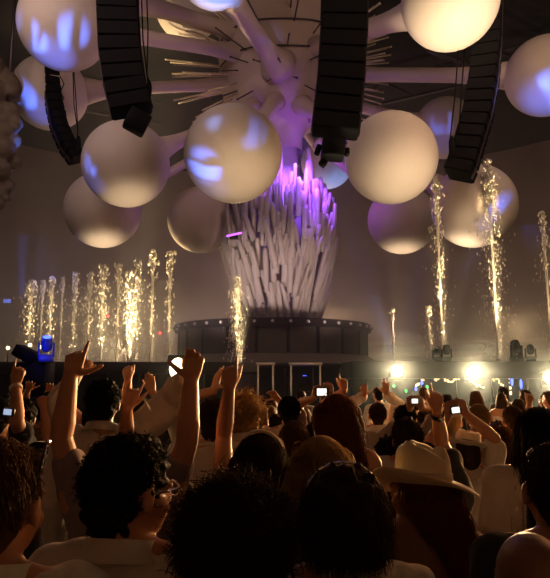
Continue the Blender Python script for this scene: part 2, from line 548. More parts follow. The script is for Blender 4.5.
# front platforms, left and right wing, with overhanging edge slabs
zs = P(200, 362, 15.5).z
def wing(name, x0, x1, Y0, depth, ztop, slab, label, panels):
    e = empty(name, ((x0 + x1) / 2, Y0, 0), label, 'stage')
    w = x1 - x0
    s_ = obj('deck', [box((0, depth / 2, ztop - slab / 2), (w, depth, slab), bev=.02)], M['stage_rim'], e)
    n = panels
    for k in range(n):
        obj('front_panel', [box((-w / 2 + w * (k + .5) / n, .35, (ztop - slab) / 2), (w / n - .04, .08, ztop - slab - .01), bev=.012)], M['stage_dark'], e)
    return e
xl0, xl1 = P(-60, 362, 15.5).x, P(236, 362, 15.5).x
wing('stage_wing', xl0, xl1, 15.5, 7.5 if False else 2.2, zs, .30, 'low black stage wing below the row of fountains on the left', 9)
zr = P(450, 361, 14.6).z
xr0, xr1 = P(352, 362, 14.6).x, P(640, 362, 14.6).x
wing('stage_wing', xr0, xr1, 14.6, 5.5, zr, .42, 'black stage wing on the right with floodlights along its thick front edge', 8)
zc_ = P(290, 363, 17.0).z
wing('stage_centre', P(236, 362, 17.2).x + .6, P(352, 362, 17.2).x + .5, 17.0, .9, zc_, .12, 'recessed black stage step in the middle below the round stage', 4)
wing('fountain_deck', P(-40, 362, 22).x, P(182, 362, 22).x, 20.5, 5.5, P(100, 362, 21).z, .3, 'long pale-edged deck far left from which the left fountains rise', 10)

# railings and posts
def post_rail(px0, px1, py0, py1, D, label):
    a, b = P(px0, py0, D), P(px1, py0, D)
    zb_ = P(px0, py1, D).z
    e = empty('handrail', ((a.x + b.x) / 2, D, 0), label, 'railing')
    w, h_ = b.x - a.x, a.z
    for s in (-1, 1):
        obj('post', [tube([(s * w / 2, 0, 0), (s * w / 2, 0, h_)], .028, 10), tube([(s * w / 2, 0, 0), (s * w / 2, 0, .03)], .06, 10)], M['rail'], e)
    obj('top_bar', [tube([(-w / 2 - .06, 0, h_), (w / 2 + .06, 0, h_)], .04, 10)], M['rail'], e)
post_rail(258, 273, 364, 388, 16.2, 'cream metal frame stand left of centre below the round stage')
post_rail(291, 320, 364, 388, 16.0, 'two tall cream posts with a bar below the middle of the round stage')

# lamps on the right wing
def floodlight(loc, name, lens_m, w, h_, label, group=None, energy=0, col=WARM, target=(0, 2, 1.5), vol=1):
    e = empty(name, loc, label, 'floodlight', group)
    obj('housing', [tube([(0, .01, 0), (0, .12, 0), (0, .22, 0)], [w * .62, w * .60, w * .4], 20)] if w < .3 else [box((0, .10, 0), (w * 1.25, .2, h_ * 1.25), bev=.02)], M['black'], e)
    v, f = ell((0, -.02, 0), (w / 2, .05, h_ / 2), nu=24, nv=12)
    obj('lens', [(v, f)], lens_m, e)
    obj('bracket', [tube([(-w * .7, .1, 0), (-w * .7, .1, -h_ * .9), (w * .7, .1, -h_ * .9), (w * .7, .1, 0)], .015, 8)], M['dark_rod'], e)
    obj('mount_arm', [box((0, .32, -.02), (.08, .30, .08), bev=.01)], M['dark_rod'], e)
    if energy:
        l = lamp('flood_lamp', 'SPOT', Vector(loc) + Vector((0, -.12, 0)), energy, col, Vector(loc) + Vector((0, -10, -.5)), 165, .3, .06, vol)
        l.parent = e
        l.location = (0, -.12, 0)
    return e
for px, py, en, lb in ((397, 371, 75, 'dazzling warm floodlight on the right wing, leftmost of the three'), (473, 373, 95, 'dazzling warm floodlight in the middle of the right wing edge'),
                   (550, 378, 95, 'dazzling warm floodlight cut by the right edge of the picture')):
    floodlight(P(px, py, 14.35), 'floodlight', M['lens_warm'], .25, .25, lb, 'floodlights on the right wing', en * 16, (1, .84, .50), vol=1)
floodlight(P(178, 369, 15.2), 'floodlight', M['lens_soft'], .42, .56, 'large square cream floodlight glowing behind the raised bare arm', None, 20, WARM)
for i, (px, py) in enumerate(((8, 348), (23, 347), (30, 345), (41, 347))):
    p = P(px, py, 16.6)
    e = empty('globe_lamp', (p.x, p.y, zs + .0), ['small golden globe lamp at the far left edge', 'small golden globe lamp, second from the left edge', 'small golden globe lamp directly left of the blue moving light',
              'small golden globe lamp behind the blue moving light'][i], 'lamp', 'golden globe lamps at far left')
    h_ = p.z - zs
    obj('globe', [ell((0, 0, h_), .050, nu=16, nv=10)], M['lens_small'], e)
    obj('stem', [tube([(0, 0, 0), (0, 0, h_ - .07)], .02, 8)], M['dark_rod'], e)

def moving_head(loc, label, lensm, casem, s=1.0, tilt=20, pan=0):
    e = empty('moving_head_light', loc, label, 'stage light', rz=R(pan))
    obj('base', [box((0, 0, .07 * s), (.34 * s, .3 * s, .14 * s), bev=.02)], casem, e)
    y = obj('yoke', [box((-.17 * s, 0, .3 * s), (.05 * s, .16 * s, .36 * s), bev=.01), box((.17 * s, 0, .3 * s), (.05 * s, .16 * s, .36 * s), bev=.01), box((0, 0, .16 * s), (.38 * s, .16 * s, .05 * s), bev=.01)], casem, e)
    q = Matrix.Rotation(R(tilt), 4, 'X')
    hd = obj('lamp_head', xform([tube([(0, 0, -.16 * s), (0, 0, -.1 * s), (0, 0, .14 * s), (0, 0, .2 * s)], [.08 * s, .13 * s, .13 * s, .11 * s], 16)], q), casem, e)
    hd.location = (0, 0, .42 * s)
    l = obj('lens', xform([ell((0, 0, .2 * s), (.1 * s, .1 * s, .03 * s), nu=16, nv=8)], q), lensm, e)
    l.location = (0, 0, .42 * s)
    return e
mb = empty('stage_monitor', (P(33, 372, 13.5).x, 13.5, 0), 'bulky black speaker stack silhouette at far left in front of the fountains', 'speaker')
hM = P(33, 362, 13.5).z
for k in range(3):
    obj('cabinet', [box((0, .2, hM * (k + .5) / 3), (.62, .6, hM / 3 - .02), bev=.02)], M['black'], mb)
obj('wedge', [box((-.20, .1, hM + .17), (.50, .45, .26), Matrix.Rotation(R(28), 3, 'Y'), .02)], M['black'], mb)
pblue = P(44, 361, 13.3)
moving_head((pblue.x, 13.4, hM), 'moving head light glowing blue on top of the black speaker stack', M['lens_blue'], M['case_lit_blue'], .9, 25, 20)
lamp('blue_spill_light', 'POINT', pblue + Vector((0, -.4, .15)), 5, (.05, .1, 1), radius=.05, vol=.3)
for i, (px, D, s, pan) in enumerate(((437, 15.1, .60, 10), (447, 15.15, .66, -15), (517, 15.2, .85, 30), (531, 15.3, .7, -20))):
    p = P(px, 361, D)
    moving_head((p.x, D, zr), ['black moving head light on the right wing, left one of the left pair', 'black moving head light on the right wing, right one of the left pair',
                'larger black moving head light right of the tallest fountain', 'black moving head light nearest the right edge on the wing'][i], M['glass_dark'], M['black'], s, 40 - 30 * i, pan)
moving_head((P(305, 372, 15.6).x, 15.8, 1.55), 'small moving light shooting a thin blue beam upward at mid stage', M['lens_blue'], M['black'], .6, -8)
lamp('blue_shaft_light', 'SPOT', (P(305, 372, 15.6).x, 15.75, 1.97), 260, (.25, .3, 1), (P(302, 200, 18).x, 16.2, 9), 3.2, .4, .03, 3.0)
obj_ = obj('light_stand', [tube([(0, 0, 0), (0, 0, 1.52)], .03, 8), tube([(-.25, 0, 0), (0, 0, .3), (.25, 0, 0)], .02, 8), box((0, 0, 1.53), (.24, .2, .03))], M['dark_rod'])
obj_.location = (P(305, 372, 15.6).x, 15.8, 0)
tag(obj_, 'thin black stand under the small blue beam light', 'stand')

# garlands and coloured spots under the right wing
def garland(pts, D, label):
    w = [P(x, y, D) for x, y in pts]
    base = w[0].copy()
    pp = []
    n = len(w) * 5
    fine = []
    for i in range(len(w) - 1):
        for k in range(5):
            fine.append(w[i].lerp(w[i + 1], k / 5) - base)
    fine.append(w[-1] - base)
    e = empty('light_garland', base, label, 'string lights', 'golden garlands under the right wing')
    obj('cord', [tube(fine, .012, 6)], M['dark_rod'], e)
    pr = [ell(p + Vector(rng.normal(0, .012, 3)), .02 + .012 * rng.random(), nu=8, nv=6) for p in fine]
    o_ = obj('light_chain', pr, M['garland'], e)
    return e
garland([(416, 386), (419, 383), (423, 380), (426, 376), (430, 374), (434, 375), (436, 380), (439, 377)], 14.88, 'golden string of lights swagged between the left and middle floodlights')
garland([(442, 375), (446, 380), (451, 382), (456, 379), (461, 376), (470, 380), (476, 385), (484, 388)], 14.88, 'golden string of lights sagging below the middle floodlight')
garland([(494, 380), (498, 377), (501, 384), (505, 390), (510, 393), (511, 385), (510, 379)], 14.88, 'golden looped string of lights between the middle and right floodlights')
for i, (px, py, m_) in enumerate(((394, 386, 'lens_green'), (406, 391, 'lens_green'), (427, 387, 'lens_green'), (416, 389, 'lens_blue'), (422, 383, 'lens_blue'), (512, 381, 'lens_blue'), (521, 384, 'lens_blue'), (472, 396, 'lens_blue'))):
    e = empty('indicator_lamp', P(px, py, 14.82), ['green spot lamp beside the raised open palm', 'small green lamp left of the pointing hand', 'green lamp directly beside the pointing finger', 'small blue lamp between the two green ones',
               'faint blue lamp just left of the pointing finger', 'tall blue lamp beside the looped garland', 'second tall blue lamp right of the looped garland', 'small blue lamp low beneath the middle floodlight'][i], 'lamp')
    tall = .12 if i in (5, 6) else .045
    obj('lens', [ell((0, 0, 0), (.035, .02, tall), nu=12, nv=8)], M[m_], e)
    obj('housing', [box((0, .04, 0), (.09, .04, tall * 2.2), bev=.008)], M['black'], e)
for i, (px, py) in enumerate(((160, 333), (108, 316))):
    e = empty('warning_lamp', P(px, py, 26), ['tiny red lamp right of the last left fountain', 'tiny red lamp among the fountains left of the brightest one'][i], 'lamp')
    obj('lens', [ell((0, 0, 0), .06, nu=10, nv=8)], M['lens_red'], e)
    obj('housing', [box((0, .08, 0), (.16, .1, .16), bev=.02)], M['black'], e)

# ------------------------------------------------------------------ tube sculpture on the round stage
tx = P(280, 300, 22).x
tube_sculpture = empty('tube_sculpture', (tx, CD, zt), 'giant cluster of upright frosted white tubes like crystals standing on the round stage', 'sculpture')
pxm = 22 / F_PX
def prof(z):
    zz = [0, 1.2, 2.6, 3.6, 4.6, 5.6, 6.6, 7.6]
    rr = [1.42, 1.75, 2.05, 1.95, 1.65, 1.25, .85, .6]
    return float(np.interp(z, zz, rr))
def ctube(phi, z0, L, off, r, tilt):
    pts = []
    for i in range(6):
        z = z0 + L * i / 5
        rad_ = max(.1, prof(z0 + L * .5 * i / 5) + off + .045 * i)
        a = phi + tilt * i / 5
        pts.append(Vector((rad_ * math.cos(a), rad_ * math.sin(a), z)))
    rr = [r, r, r, r, r * .97, r * .85]
    tip = pts[-1] + (pts[-1] - pts[-2]).normalized() * r * .5
    return tube(pts + [tip], rr + [r * .35], 10)
front, rest = [], []
n = 0
for tier in range(12):
    z0 = -.2 + tier * .40
    cnt = int(40 * prof(z0 + .6) / 2.05) + 6
    for k in range(cnt):
        phi = 2 * math.pi * (k + .8 * rng.random()) / cnt
        L_ = rng.uniform(.8, 1.7) if tier else rng.uniform(.6, 1.4)
        z1 = max(0, z0 + .35 * rng.normal())
        spec = ctube(phi, z1, L_, -.22 + .02 * tier * 0 + .10 * rng.normal(), .070 + .04 * rng.random(), .10 * rng.normal())
        (front if math.sin(phi) < -.12 else rest).append((n, spec))
        n += 1
for k in range(16):     # tall ones round the crown
    phi = 2 * math.pi * k / 16
    spec = ctube(phi, 4.5 + .3 * rng.random(), .9 + 1.0 * rng.random(), -.30, .07, .1 * rng.normal())
    (front if math.sin(phi) < 0 else rest).append((n, spec)); n += 1
rng2 = np.random.default_rng(3)
idx = rng2.permutation(len(front))
for j, i in enumerate(idx):
    if j < 96:
        obj('crystal_tube', [front[i][1]], M['tube'], tube_sculpture)
    else:
        rest.append(front[i])
o = obj('tube_cluster', [s for _, s in rest], M['tube'], tube_sculpture); o['kind'] = 'stuff'
obj('core_column', [lathe([(.9, 0), (1.2, 2.0), (1.0, 4.0), (.72, 5.5), (.66, 7.2), (.74, 8.6)], sides=40)], M['tube'], tube_sculpture)
# dark lantern gap & violet neon bar
pn = P(233, 235, 19.7)
e = empty('neon_bar', pn, 'short violet neon bar glowing on the left side of the tube cluster', 'light')
M['neon'] = mat('neon_violet', (.6, .2, 1), .3, emit=(.55, .12, 1), estr=2.0)
obj('tube', [tube([(-.22, 0, -.04), (.3, 0, .08)], .035, 10)], M['neon'], e)
obj('mount', [box((0, .30, 0), (.3, .55, .06), bev=.01)], M['black'], e)

# ------------------------------------------------------------------ inflated hub with arms and rods
HC = P(283, 74, 22)
hub = empty('inflated_hub', HC, 'huge pale inflated hub with long tapering arms and radiating metal rods above the stage', 'inflatable sculpture')
hz0 = P(283, 140, 22).z - HC.z
obj('hub_body', [lathe([(.72, hz0 - .5), (.74, hz0 + .1), (1.0, hz0 + .5), (1.75, hz0 + .85), (2.2, hz0 + 1.35), (2.45, hz0 + 2.1), (2.5, .5), (2.5, 1.6), (2.75, 2.8), (3.3, 3.8), (3.9, 4.6)], sides=64)], M['inflat'], hub)
for i, (zz, rr) in enumerate(((.75, 2.60), (-.25, 2.58), (-1.25, 2.1))):
    pts = [Vector((rr * math.cos(a), rr * math.sin(a), zz + .05 * math.sin(5 * a))) for a in np.linspace(0, 2 * math.pi, 65)]
    obj('hoop', [tube(pts, .028, 6)], M['dark_rod'], hub)


def arm(start, end, r0, rm, r1, sag=0.0, extra=0.0):
    start, end = Vector(start), Vector(end)
    pts, rad_ = [], []
    n = 15
    for i in range(n):
        t = i / (n - 1)
        p = start.lerp(end, t) + Vector((0, 0, -sag * math.sin(math.pi * t)))
        pts.append(p - HC)
        a = max(0, 1 - t / .42) ** 2.5
        b = max(0, (t - .68) / .32) ** 2
        rad_.append((rm + (r0 - rm) * a + (r1 - rm) * b) * .70)
    obj('arm', [tube(pts, rad_, 24)], M['inflat'], hub)


def to_ball(k, z_off, r0=.62, rm=.34, r1=.75, sag=0, a=None):
    b = BPOS[k]
    c = HC + Vector((0, 0, z_off))
    d = (b - c).normalized()
    arm(c + d * 1.9, b - d * (BALL_R * .80), r0, rm, r1, sag)
to_ball('A', .6, .75, .33)
to_ball('B', -.3, .65, .30)
to_ball('C', -.9, .6, .30)
to_ball('E', -.7, .55, .34, .6)
arm(P(278, 66, 19.75), BPOS['G'] + Vector((.45, .3, -.9)), 1.0, .44, .55)
to_ball('H', .6, .8, .42, .8)
to_ball('L', 0, .7, .36, .7)
to_ball('I', -.8, .55, .32, .6)
to_ball('M', -.6, .5, .32, .6)
to_ball('K', -1.0, .5, .28, .6)
to_ball('Q', .9, .55, .3, .6)
to_ball('D', -1.4, .45, .22, .5)
to_ball('F', -1.6, .4, .2, .45)
to_ball('J', -1.5, .4, .2, .45)
to_ball('N', -1.2, .4, .2, .45)
to_ball('O', -1.8, .35, .18, .4)
p = P(120, -4, 17)
arm(HC + Vector((-1, -.6, 1.1)), p, .8, .40, .95)
rods = []
for lat in (-34, -24, -15, -7, 1, 9, 17, 26, 36):      # dense fans to both sides
    for a0 in (186, 195, 205, 216, -6, -15, -25, -36):
        rods.append((a0 + 180 if False else a0, lat, 1))
for lat in (-32, -18, -4, 12, 28):                      # sparser ones towards the front
    for a0 in (-140, -122, -104, -86, -68, -50):
        rods.append((a0, lat, 0))
for a0, lat, side in rods[:100]:
    a = R(a0 + 3 * rng.normal())
    la = R(lat + 2.5 * rng.normal())
    d = Vector((math.cos(a) * math.cos(la), -abs(math.sin(a)) * math.cos(la), math.sin(la)))
    r_in, r_out = 2.2, (3.9 + .6 * rng.random()) if side else (3.5 + .7 * rng.random())
    j = Vector(rng.normal(0, .08, 3))
    obj('rod', [tube([d * r_in, d * r_out + j], 0.030 if side else .026, 6), ell(d * r_out + j, .038, nu=8, nv=6)], M['rod'] if side else M['dark_rod'], hub)

# ------------------------------------------------------------------ balls
BL = {
    'A': 'giant white ball with bright blue stripes of light at the top left',
    'B': 'giant pale ball at far left, partly behind the small curved speaker array',
    'C': 'giant cream ball under the left big speaker array',
    'D': 'giant pale ball, lowest of the balls at left',
    'E': 'largest giant ball, in the middle before the tube cluster, with curved blue light patches',
    'F': 'giant dim mauve ball behind and below the middle ball',
    'G': 'giant ball cut by the top edge, only its bright blue underside in view',
    'H': 'giant bright cream ball cut by the top edge at right',
    'I': 'giant tan ball right of the central speaker array',
    'J': 'giant cream ball low at right below the tan ball',
    'K': 'giant ball behind the two tall fountains at right',
    'L': 'giant mauve ball with blue underside cut by the right edge',
    'M': 'giant dim purple ball behind the right speaker cables',
    'N': 'giant light-blue ball mostly hidden behind the end of the central speaker array',
    'O': 'giant pale ball peeking out on the right side of the tube cluster',
    'Q': 'giant dim grey ball high behind the left arms of the hub',
}
for k, c in BPOS.items():
    v, f = ell((0, 0, 0), BALL_R, nu=96, nv=64)
    # the gores of the inflated skin pull in slightly along their seams
    rad_ = np.linalg.norm(v[:, :2], axis=1)
    ang = np.arctan2(v[:, 1], v[:, 0])
    g = 1 - .0028 * np.exp(-((np.abs(((ang / (2 * np.pi) * 16) % 1) - .5) - .5) ** 2) / .002)
    v = v * g[:, None]
    e = empty('giant_ball', c, BL[k], 'balloon', 'giant balls around the hub')
    e.rotation_euler = (R(rng.uniform(-20, 20)), R(rng.uniform(-20, 20)), R(rng.uniform(0, 90)))
    obj('skin', [(v, f)], M['balloon'], e)
    obj('valve', [tube([(0, 0, BALL_R - .01), (0, 0, BALL_R + .05)], [.12, .1], 16)], M['stage_rim'], e)

# ------------------------------------------------------------------ line arrays
def line_array(path, D, width, label, yaw, hcab, depth=.65, taper_last=None, rolls=0.0):
    """path: pixel polyline of the cabinet centres from top to bottom"""
    w = [P(x, y, D) for x, y in path]
    # resample by arclength
    seg = [0]
    for i in range(1, len(w)):
        seg.append(seg[-1] + (w[i] - w[i - 1]).length)
    n = max(2, int(seg[-1] / hcab))
    e = empty('line_array', w[-1], label, 'speaker array', 'black line array speakers')
    def at(s):
        s = min(max(s, 0), seg[-1])
        for i in range(1, len(w)):
            if s <= seg[i]:
                return w[i - 1].lerp(w[i], (s - seg[i - 1]) / (seg[i] - seg[i - 1]))
        return w[-1]
    for i in range(n):
        s = seg[-1] * (i + .5) / n
        p = at(s)
        d = (at(s + .2) - at(s - .2)).normalized()
        hh = seg[-1] / n
        # frame: z axis = -d, x = across
        zx = -d
        xx = Matrix.Rotation(R(yaw), 3, 'Z') @ Vector((1, 0, 0))
        xx = (xx - zx * xx.dot(zx)).normalized()
        yy = zx.cross(xx)
        q = Matrix((xx, yy, zx)).transposed()
        wd = width * (1 if taper_last is None or i < n - 1 else taper_last)
        c = p - w[-1]
        cab = obj('cabinet', [box(c, (wd, depth, hh * .965), q, .03)], M['black'], e)
        smooth_angle(cab, 20)
        fr = c - yy * (depth / 2 + .012)
        pr = [box(fr, (wd * .95, .03, hh * .88), q, .008)]
        obj('grille', pr, M['grille'], cab, False)
        for sx in (-1, 1):
            obj('corner_plate', [box(c + xx * sx * (wd / 2 + .012), (.02, .12, hh * .98), q)], M['dark_rod'], cab, False)
    return e, w
def hang_cables(e, w0, pts_list, D, r=.02):
    for pts in pts_list:
        pp = [P(x, y, D) - w0 for x, y in pts]
        obj('cable', [tube(pp, r, 6)], M['black'], e)
e, w = line_array([(118, -40), (118, 10), (120, 50), (125, 85), (132, 112)], 13.6, .98, 'big curved black line array hanging left of the hub', 10, .34)
obj('bottom_box', [box(P(137, 122, 13.5) - w[-1], (.52, .5, .48), Matrix.Rotation(R(25), 3, 'Y') @ Matrix.Rotation(R(20), 3, 'Z'), .03)], M['black'], e)
hang_cables(e, w[-1], [[(141, -20), (143, 40), (147, 75), (149, 95)], [(146, -20), (148, 30), (147, 75), (151, 104)], [(147, 75), (150, 84), (149, 100)]], 13.5, .018)
obj('chain_bag', [ell(P(149, 90, 13.5) - w[-1], (.07, .06, .26), nu=12, nv=10)], M['black'], e)
e, w = line_array([(50, 62), (51, 85), (54, 105), (59, 127), (68, 148), (77, 160)], 18.3, .46, 'slim curved black line array in front of the ball at far left', 35, .28, .5)
hang_cables(e, w[-1], [[(74, 72), (76, 100), (78, 130), (76, 150)], [(73, 72), (74, 105), (78, 132)], [(60, 76), (64, 84), (60, 92), (64, 98), (60, 104), (66, 112), (62, 120), (68, 128)]], 18.1, .018)
obj('chain_bag', [ell(P(78, 146, 18.1) - w[-1], (.10, .09, .35), nu=12, nv=10)], M['black'], e)
e, w = line_array([(345, -40), (344, 30), (341, 80), (335, 134)], 12.8, 1.05, 'largest straight black line array hanging in the centre', -2, .38)
obj('bottom_box', [box(P(333, 149, 12.8) - w[-1], (.50, .5, .44), Matrix.Rotation(R(6), 3, 'Y'), .03)], M['black'], e)
for x_, y_, sz_, an in ((318, 150, (.12, .2, .22), 20), (347, 152, (.10, .2, .16), 0), (323, 163, (.16, .16, .16), 40)):
    obj('clamp', [box(P(x_, y_, 12.8) - w[-1], sz_, Matrix.Rotation(R(an), 3, 'Y'), .02)], M['black'], e)
e, w = line_array([(490, -30), (488, 40), (484, 80), (478, 115), (470, 142), (462, 168), (458, 176)], 15.5, .72, 'long curved black line array hanging at right in front of the bright balls', -28, .33, .7)
hang_cables(e, w[-1], [[(459, 40), (455, 95), (450, 140), (449, 160)], [(465, 40), (461, 100), (458, 142)]], 15.3, .018)
obj('chain_bag', [ell(P(452, 146, 15.3) - w[-1], (.09, .08, .30), nu=12, nv=10)], M['black'], e)

# ------------------------------------------------------------------ bubble column at the left edge
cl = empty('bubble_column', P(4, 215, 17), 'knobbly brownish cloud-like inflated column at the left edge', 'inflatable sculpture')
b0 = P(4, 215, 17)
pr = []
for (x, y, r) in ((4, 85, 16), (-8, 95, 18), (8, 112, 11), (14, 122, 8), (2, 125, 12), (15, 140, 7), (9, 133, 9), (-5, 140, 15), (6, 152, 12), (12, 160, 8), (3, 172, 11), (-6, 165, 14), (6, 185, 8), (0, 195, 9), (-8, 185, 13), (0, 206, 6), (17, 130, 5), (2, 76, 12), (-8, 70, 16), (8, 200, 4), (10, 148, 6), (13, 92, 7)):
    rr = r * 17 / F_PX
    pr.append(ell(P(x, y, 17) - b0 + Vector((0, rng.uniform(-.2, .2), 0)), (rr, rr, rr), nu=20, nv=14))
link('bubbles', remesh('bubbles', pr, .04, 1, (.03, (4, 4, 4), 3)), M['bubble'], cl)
obj('hanging_pole', [tube([(-.1, 0, 3), (-.1, 0, 9)], .05, 8)], M['dark_rod'], cl)

# ------------------------------------------------------------------ fountains
def fountain(px, ytop, ybase, D, w, label, drops, spread, light, group, lcol=(1, .72, .36), head=1.0):
    base, top = P(px, ybase, D), P(px, ytop, D)
    H = top.z - base.z
    e = empty('fountain_jet', base, label, 'fountain', group)
    # column: ragged rising rope of water
    for nm in ('water_column',):
        paths, rads = [], []
        for s in range(6):
            K = 40
            t = np.linspace(0, 1, K)
            ph = rng.uniform(0, 6.28)
            x = w * .16 * t * np.sin(ph + 4 * t + s) + rng.normal(0, w * .07, K) * (t + .15)
            y = w * .16 * t * np.cos(ph + 4 * t + s) + rng.normal(0, w * .07, K) * (t + .15)
            paths.append(np.stack([x, y, H * t * (1 - .10 * rng.random())], 1))
            rads.append(w * (.20 + .16 * t) * rng.uniform(.6, 1.25, K))
        o_ = obj('water_column', [tube_batch(np.array(paths), np.array(rads), 6)], M['water'], e)
    # head: foam blobs
    pr = []
    for i in range(int(95 * head) + 20):
        u_ = rng.random() ** 1.6
        rr = w * (.16 + .26 * rng.random())
        q_ = w * (.25 + .5 * (1 - abs(u_ - .25)))
        pr.append(ell((rng.normal(0, q_ * .7), rng.normal(0, q_ * .7), H * (1 - .22 * u_)), (rr * .8, rr * .8, rr * rng.uniform(.8, 2.2)), nu=7, nv=5))
    obj('foam_head', pr, M['water'], e)
    # falling droplets
    pr = []
    for i in range(int(drops * 1.7)):
        t = rng.random() ** .8
        sp = spread * (.25 + .75 * (1 - t) ** .5)
        a = rng.uniform(0, 6.28)
        q = abs(rng.normal(0, .5)) * sp
        rr = rng.uniform(.005, .015) * (1 + .5 * (D > 20))
        pr.append(ell((q * math.cos(a), q * math.sin(a), H * t * .97), (rr, rr, rr * rng.uniform(1.5, 4.5)), nu=5, nv=4))
    o_ = obj('spray', pr, M['water'], e); o_['kind'] = 'stuff'
    obj('nozzle', [tube([(0, 0, -.12), (0, 0, .03)], [.09, .05], 12)], M['silver'], e)
    if light:
        l = lamp('fountain_lamp', 'SPOT', base, light * (10 if D > 20 else 6), lcol, size=26 if D > 20 or px < 300 else 11, blend=1, radius=.05, vol=.25)
        l.parent = e
        l.location = (.12, -.32, .02) if D > 20 or px < 300 else (.03, -.17, .06)
        l.rotation_euler = (Vector((0, .12, 1))).to_track_quat('-Z', 'Y').to_euler() if False else (R(180 - 3), 0, 0)
    return e
LG = 'row of fountains on the left'
for i, (px, yt, D, w, dr, sp, li) in enumerate((
        (27, 281, 24, .13, 260, .75, 230), (39, 281, 25, .10, 60, .35, 90), (48, 278, 24, .11, 120, .45, 260), (59, 277, 26, .08, 40, .3, 60),
        (72, 273, 25, .11, 140, .5, 120), (87, 273, 24, .12, 180, .5, 160), (100, 266, 23, .14, 260, .55, 420), (116, 265, 24, .12, 160, .5, 200),
        (128, 272, 22, .16, 620, .5, 1500), (135, 260, 23, .13, 200, .5, 360), (150, 251, 22.5, .13, 110, .3, 330), (168, 252, 22.5, .13, 110, .3, 230))):
    names = ['leftmost tall fountain jet with broad spray', 'thin faint fountain jet, second from the left', 'third fountain jet from the left, slim and bright', 'faintest thin fountain jet, fourth from the left',
             'hazy fountain jet, fifth from the left', 'sixth fountain jet from the left, soft plume', 'broad plumed fountain jet left of the brightest golden one', 'fountain jet just left of the brightest golden one',
             'brightest golden sparkling fountain of the left row', 'taller fountain jet just right of the golden sparkling one', 'tall slim fountain jet, second from the right in the left row', 'rightmost fountain jet of the left row']
    fountain(px, yt, 362, D, w, names[i], dr, sp, li, LG)
fountain(236, 277, 368, 15.9, .075, 'golden fountain with white foam head in front of the round stage', 420, .35, 800, 'fountains at stage front', head=1.6)
fountain(394, 309, 361, 16.5, .06, 'short slim fountain right of the round stage', 40, .1, 260, 'fountains on the right wing')
fountain(430, 307, 361, 16.5, .075, 'short ragged fountain left of the two tall ones', 160, .22, 420, 'fountains on the right wing')
fountain(443, 177, 360, 16.0, .085, 'tall fountain in front of the pale ball, left of the tallest', 320, .40, 1900, 'fountains on the right wing', head=1.3)
fountain(498, 162, 360, 16.0, .115, 'tallest thick fountain on the right wing', 620, .6, 2200, 'fountains on the right wing', head=2.2)
fountain(552, 212, 361, 16.0, .085, 'fountain cut by the right edge of the picture', 160, .5, 300, 'fountains on the right wing')

# ------------------------------------------------------------------ people
GEST = {  # curl of index, middle, ring, little finger ; thumb out 0..1 ; spread
    'open': ((.12, .08, .12, .2), 1.0, .22), 'point': ((.05, 1.45, 1.5, 1.55), .15, .03), 'fist': ((1.4, 1.5, 1.5, 1.5), .1, .02),
    'horns': ((.08, 1.45, 1.5, .1), .3, .08), 'ell': ((.1, 1.35, 1.45, 1.5), 1.25, .05), 'claw': ((.55, .75, .95, 1.15), 1.2, .12),
    'grip': ((.75, .85, .95, 1.0), .6, .03), 'relax': ((.35, .42, .5, .55), .35, .03), 'fork': ((.1, .15, 1.4, 1.5), .5, .12),
}


def hand(w, d, n, t, gest, s=1.0):
    """w wrist, d direction of the palm, n towards the palm side, t towards the thumb"""
    curls, th, spread = GEST[gest]
    d = d.normalized(); t = (t - d * t.dot(d)).normalized(); n = (n - d * n.dot(d) - t * n.dot(t)).normalized()
    pr = []
    offs = (.031, .0105, -.0105, -.030)
    lens = (.070, .079, .073, .057)
    klen = (.090, .094, .089, .080)
    for i in range(4):
        k = w + (d * klen[i] + t * offs[i]) * s
        b = w + (d * .010 + t * offs[i] * .55) * s
        m_ = b.lerp(k, .55) + n * .004 * s
        pr += limb([b, m_, k], [.0155 * s, .0145 * s, .0115 * s], 8)
        if i < 3:
            k2 = w + (d * klen[i + 1] + t * offs[i + 1]) * s
            pr += limb([b.lerp(k, .45), (w + t * offs[i + 1] * .5 * s).lerp(k2, .45)], [.013 * s, .013 * s], 8)
        dd = (d + t * spread * (1.2, .3, -.5, -1.3)[i]).normalized()
        p = k
        pts, rr = [p], [.0105 * s]
        ang = 0
        for j, (fr, q) in enumerate(((.46, .75), (.30, 1.1), (.24, .7))):
            ang += curls[i] * q
            v = dd * math.cos(ang) + n * math.sin(ang)
            p = p + v * lens[i] * fr * s
            pts.append(p)
            rr.append((.0095, .0086, .0074)[j] * s)
        pr += limb(pts, rr, 8)
    p0 = w + (d * .022 + t * .020 + n * .008) * s
    v1 = (d * (1.0 - .45 * th) + t * (.45 + .5 * th) + n * .35).normalized()
    p1 = p0 + v1 * .044 * s
    v2 = (d * (1.0 - .35 * th) + t * (.2 + .6 * th) + n * (.45 - .3 * th)).normalized()
    p2 = p1 + v2 * .034 * s
    v3 = (v2 + d * .25).normalized()
    p3 = p2 + v3 * .027 * s
    pr += limb([p0, p1, p2, p3], [.017 * s, .0135 * s, .0105 * s, .0085 * s], 8)
    return pr


def ik(sh, target, l1, l2, pole):
    v = target - sh
    L = v.length
    mx = (l1 + l2) * .985
    if L > mx:
        v = v * (mx / L); L = mx
    target = sh + v
    x = (l1 * l1 - l2 * l2 + L * L) / (2 * L)
    h = math.sqrt(max(l1 * l1 - x * x, 0))
    d = v.normalized()
    pl = (pole - d * pole.dot(d)).normalized()
    return sh + d * x + pl * h, target


HATTED = [False]


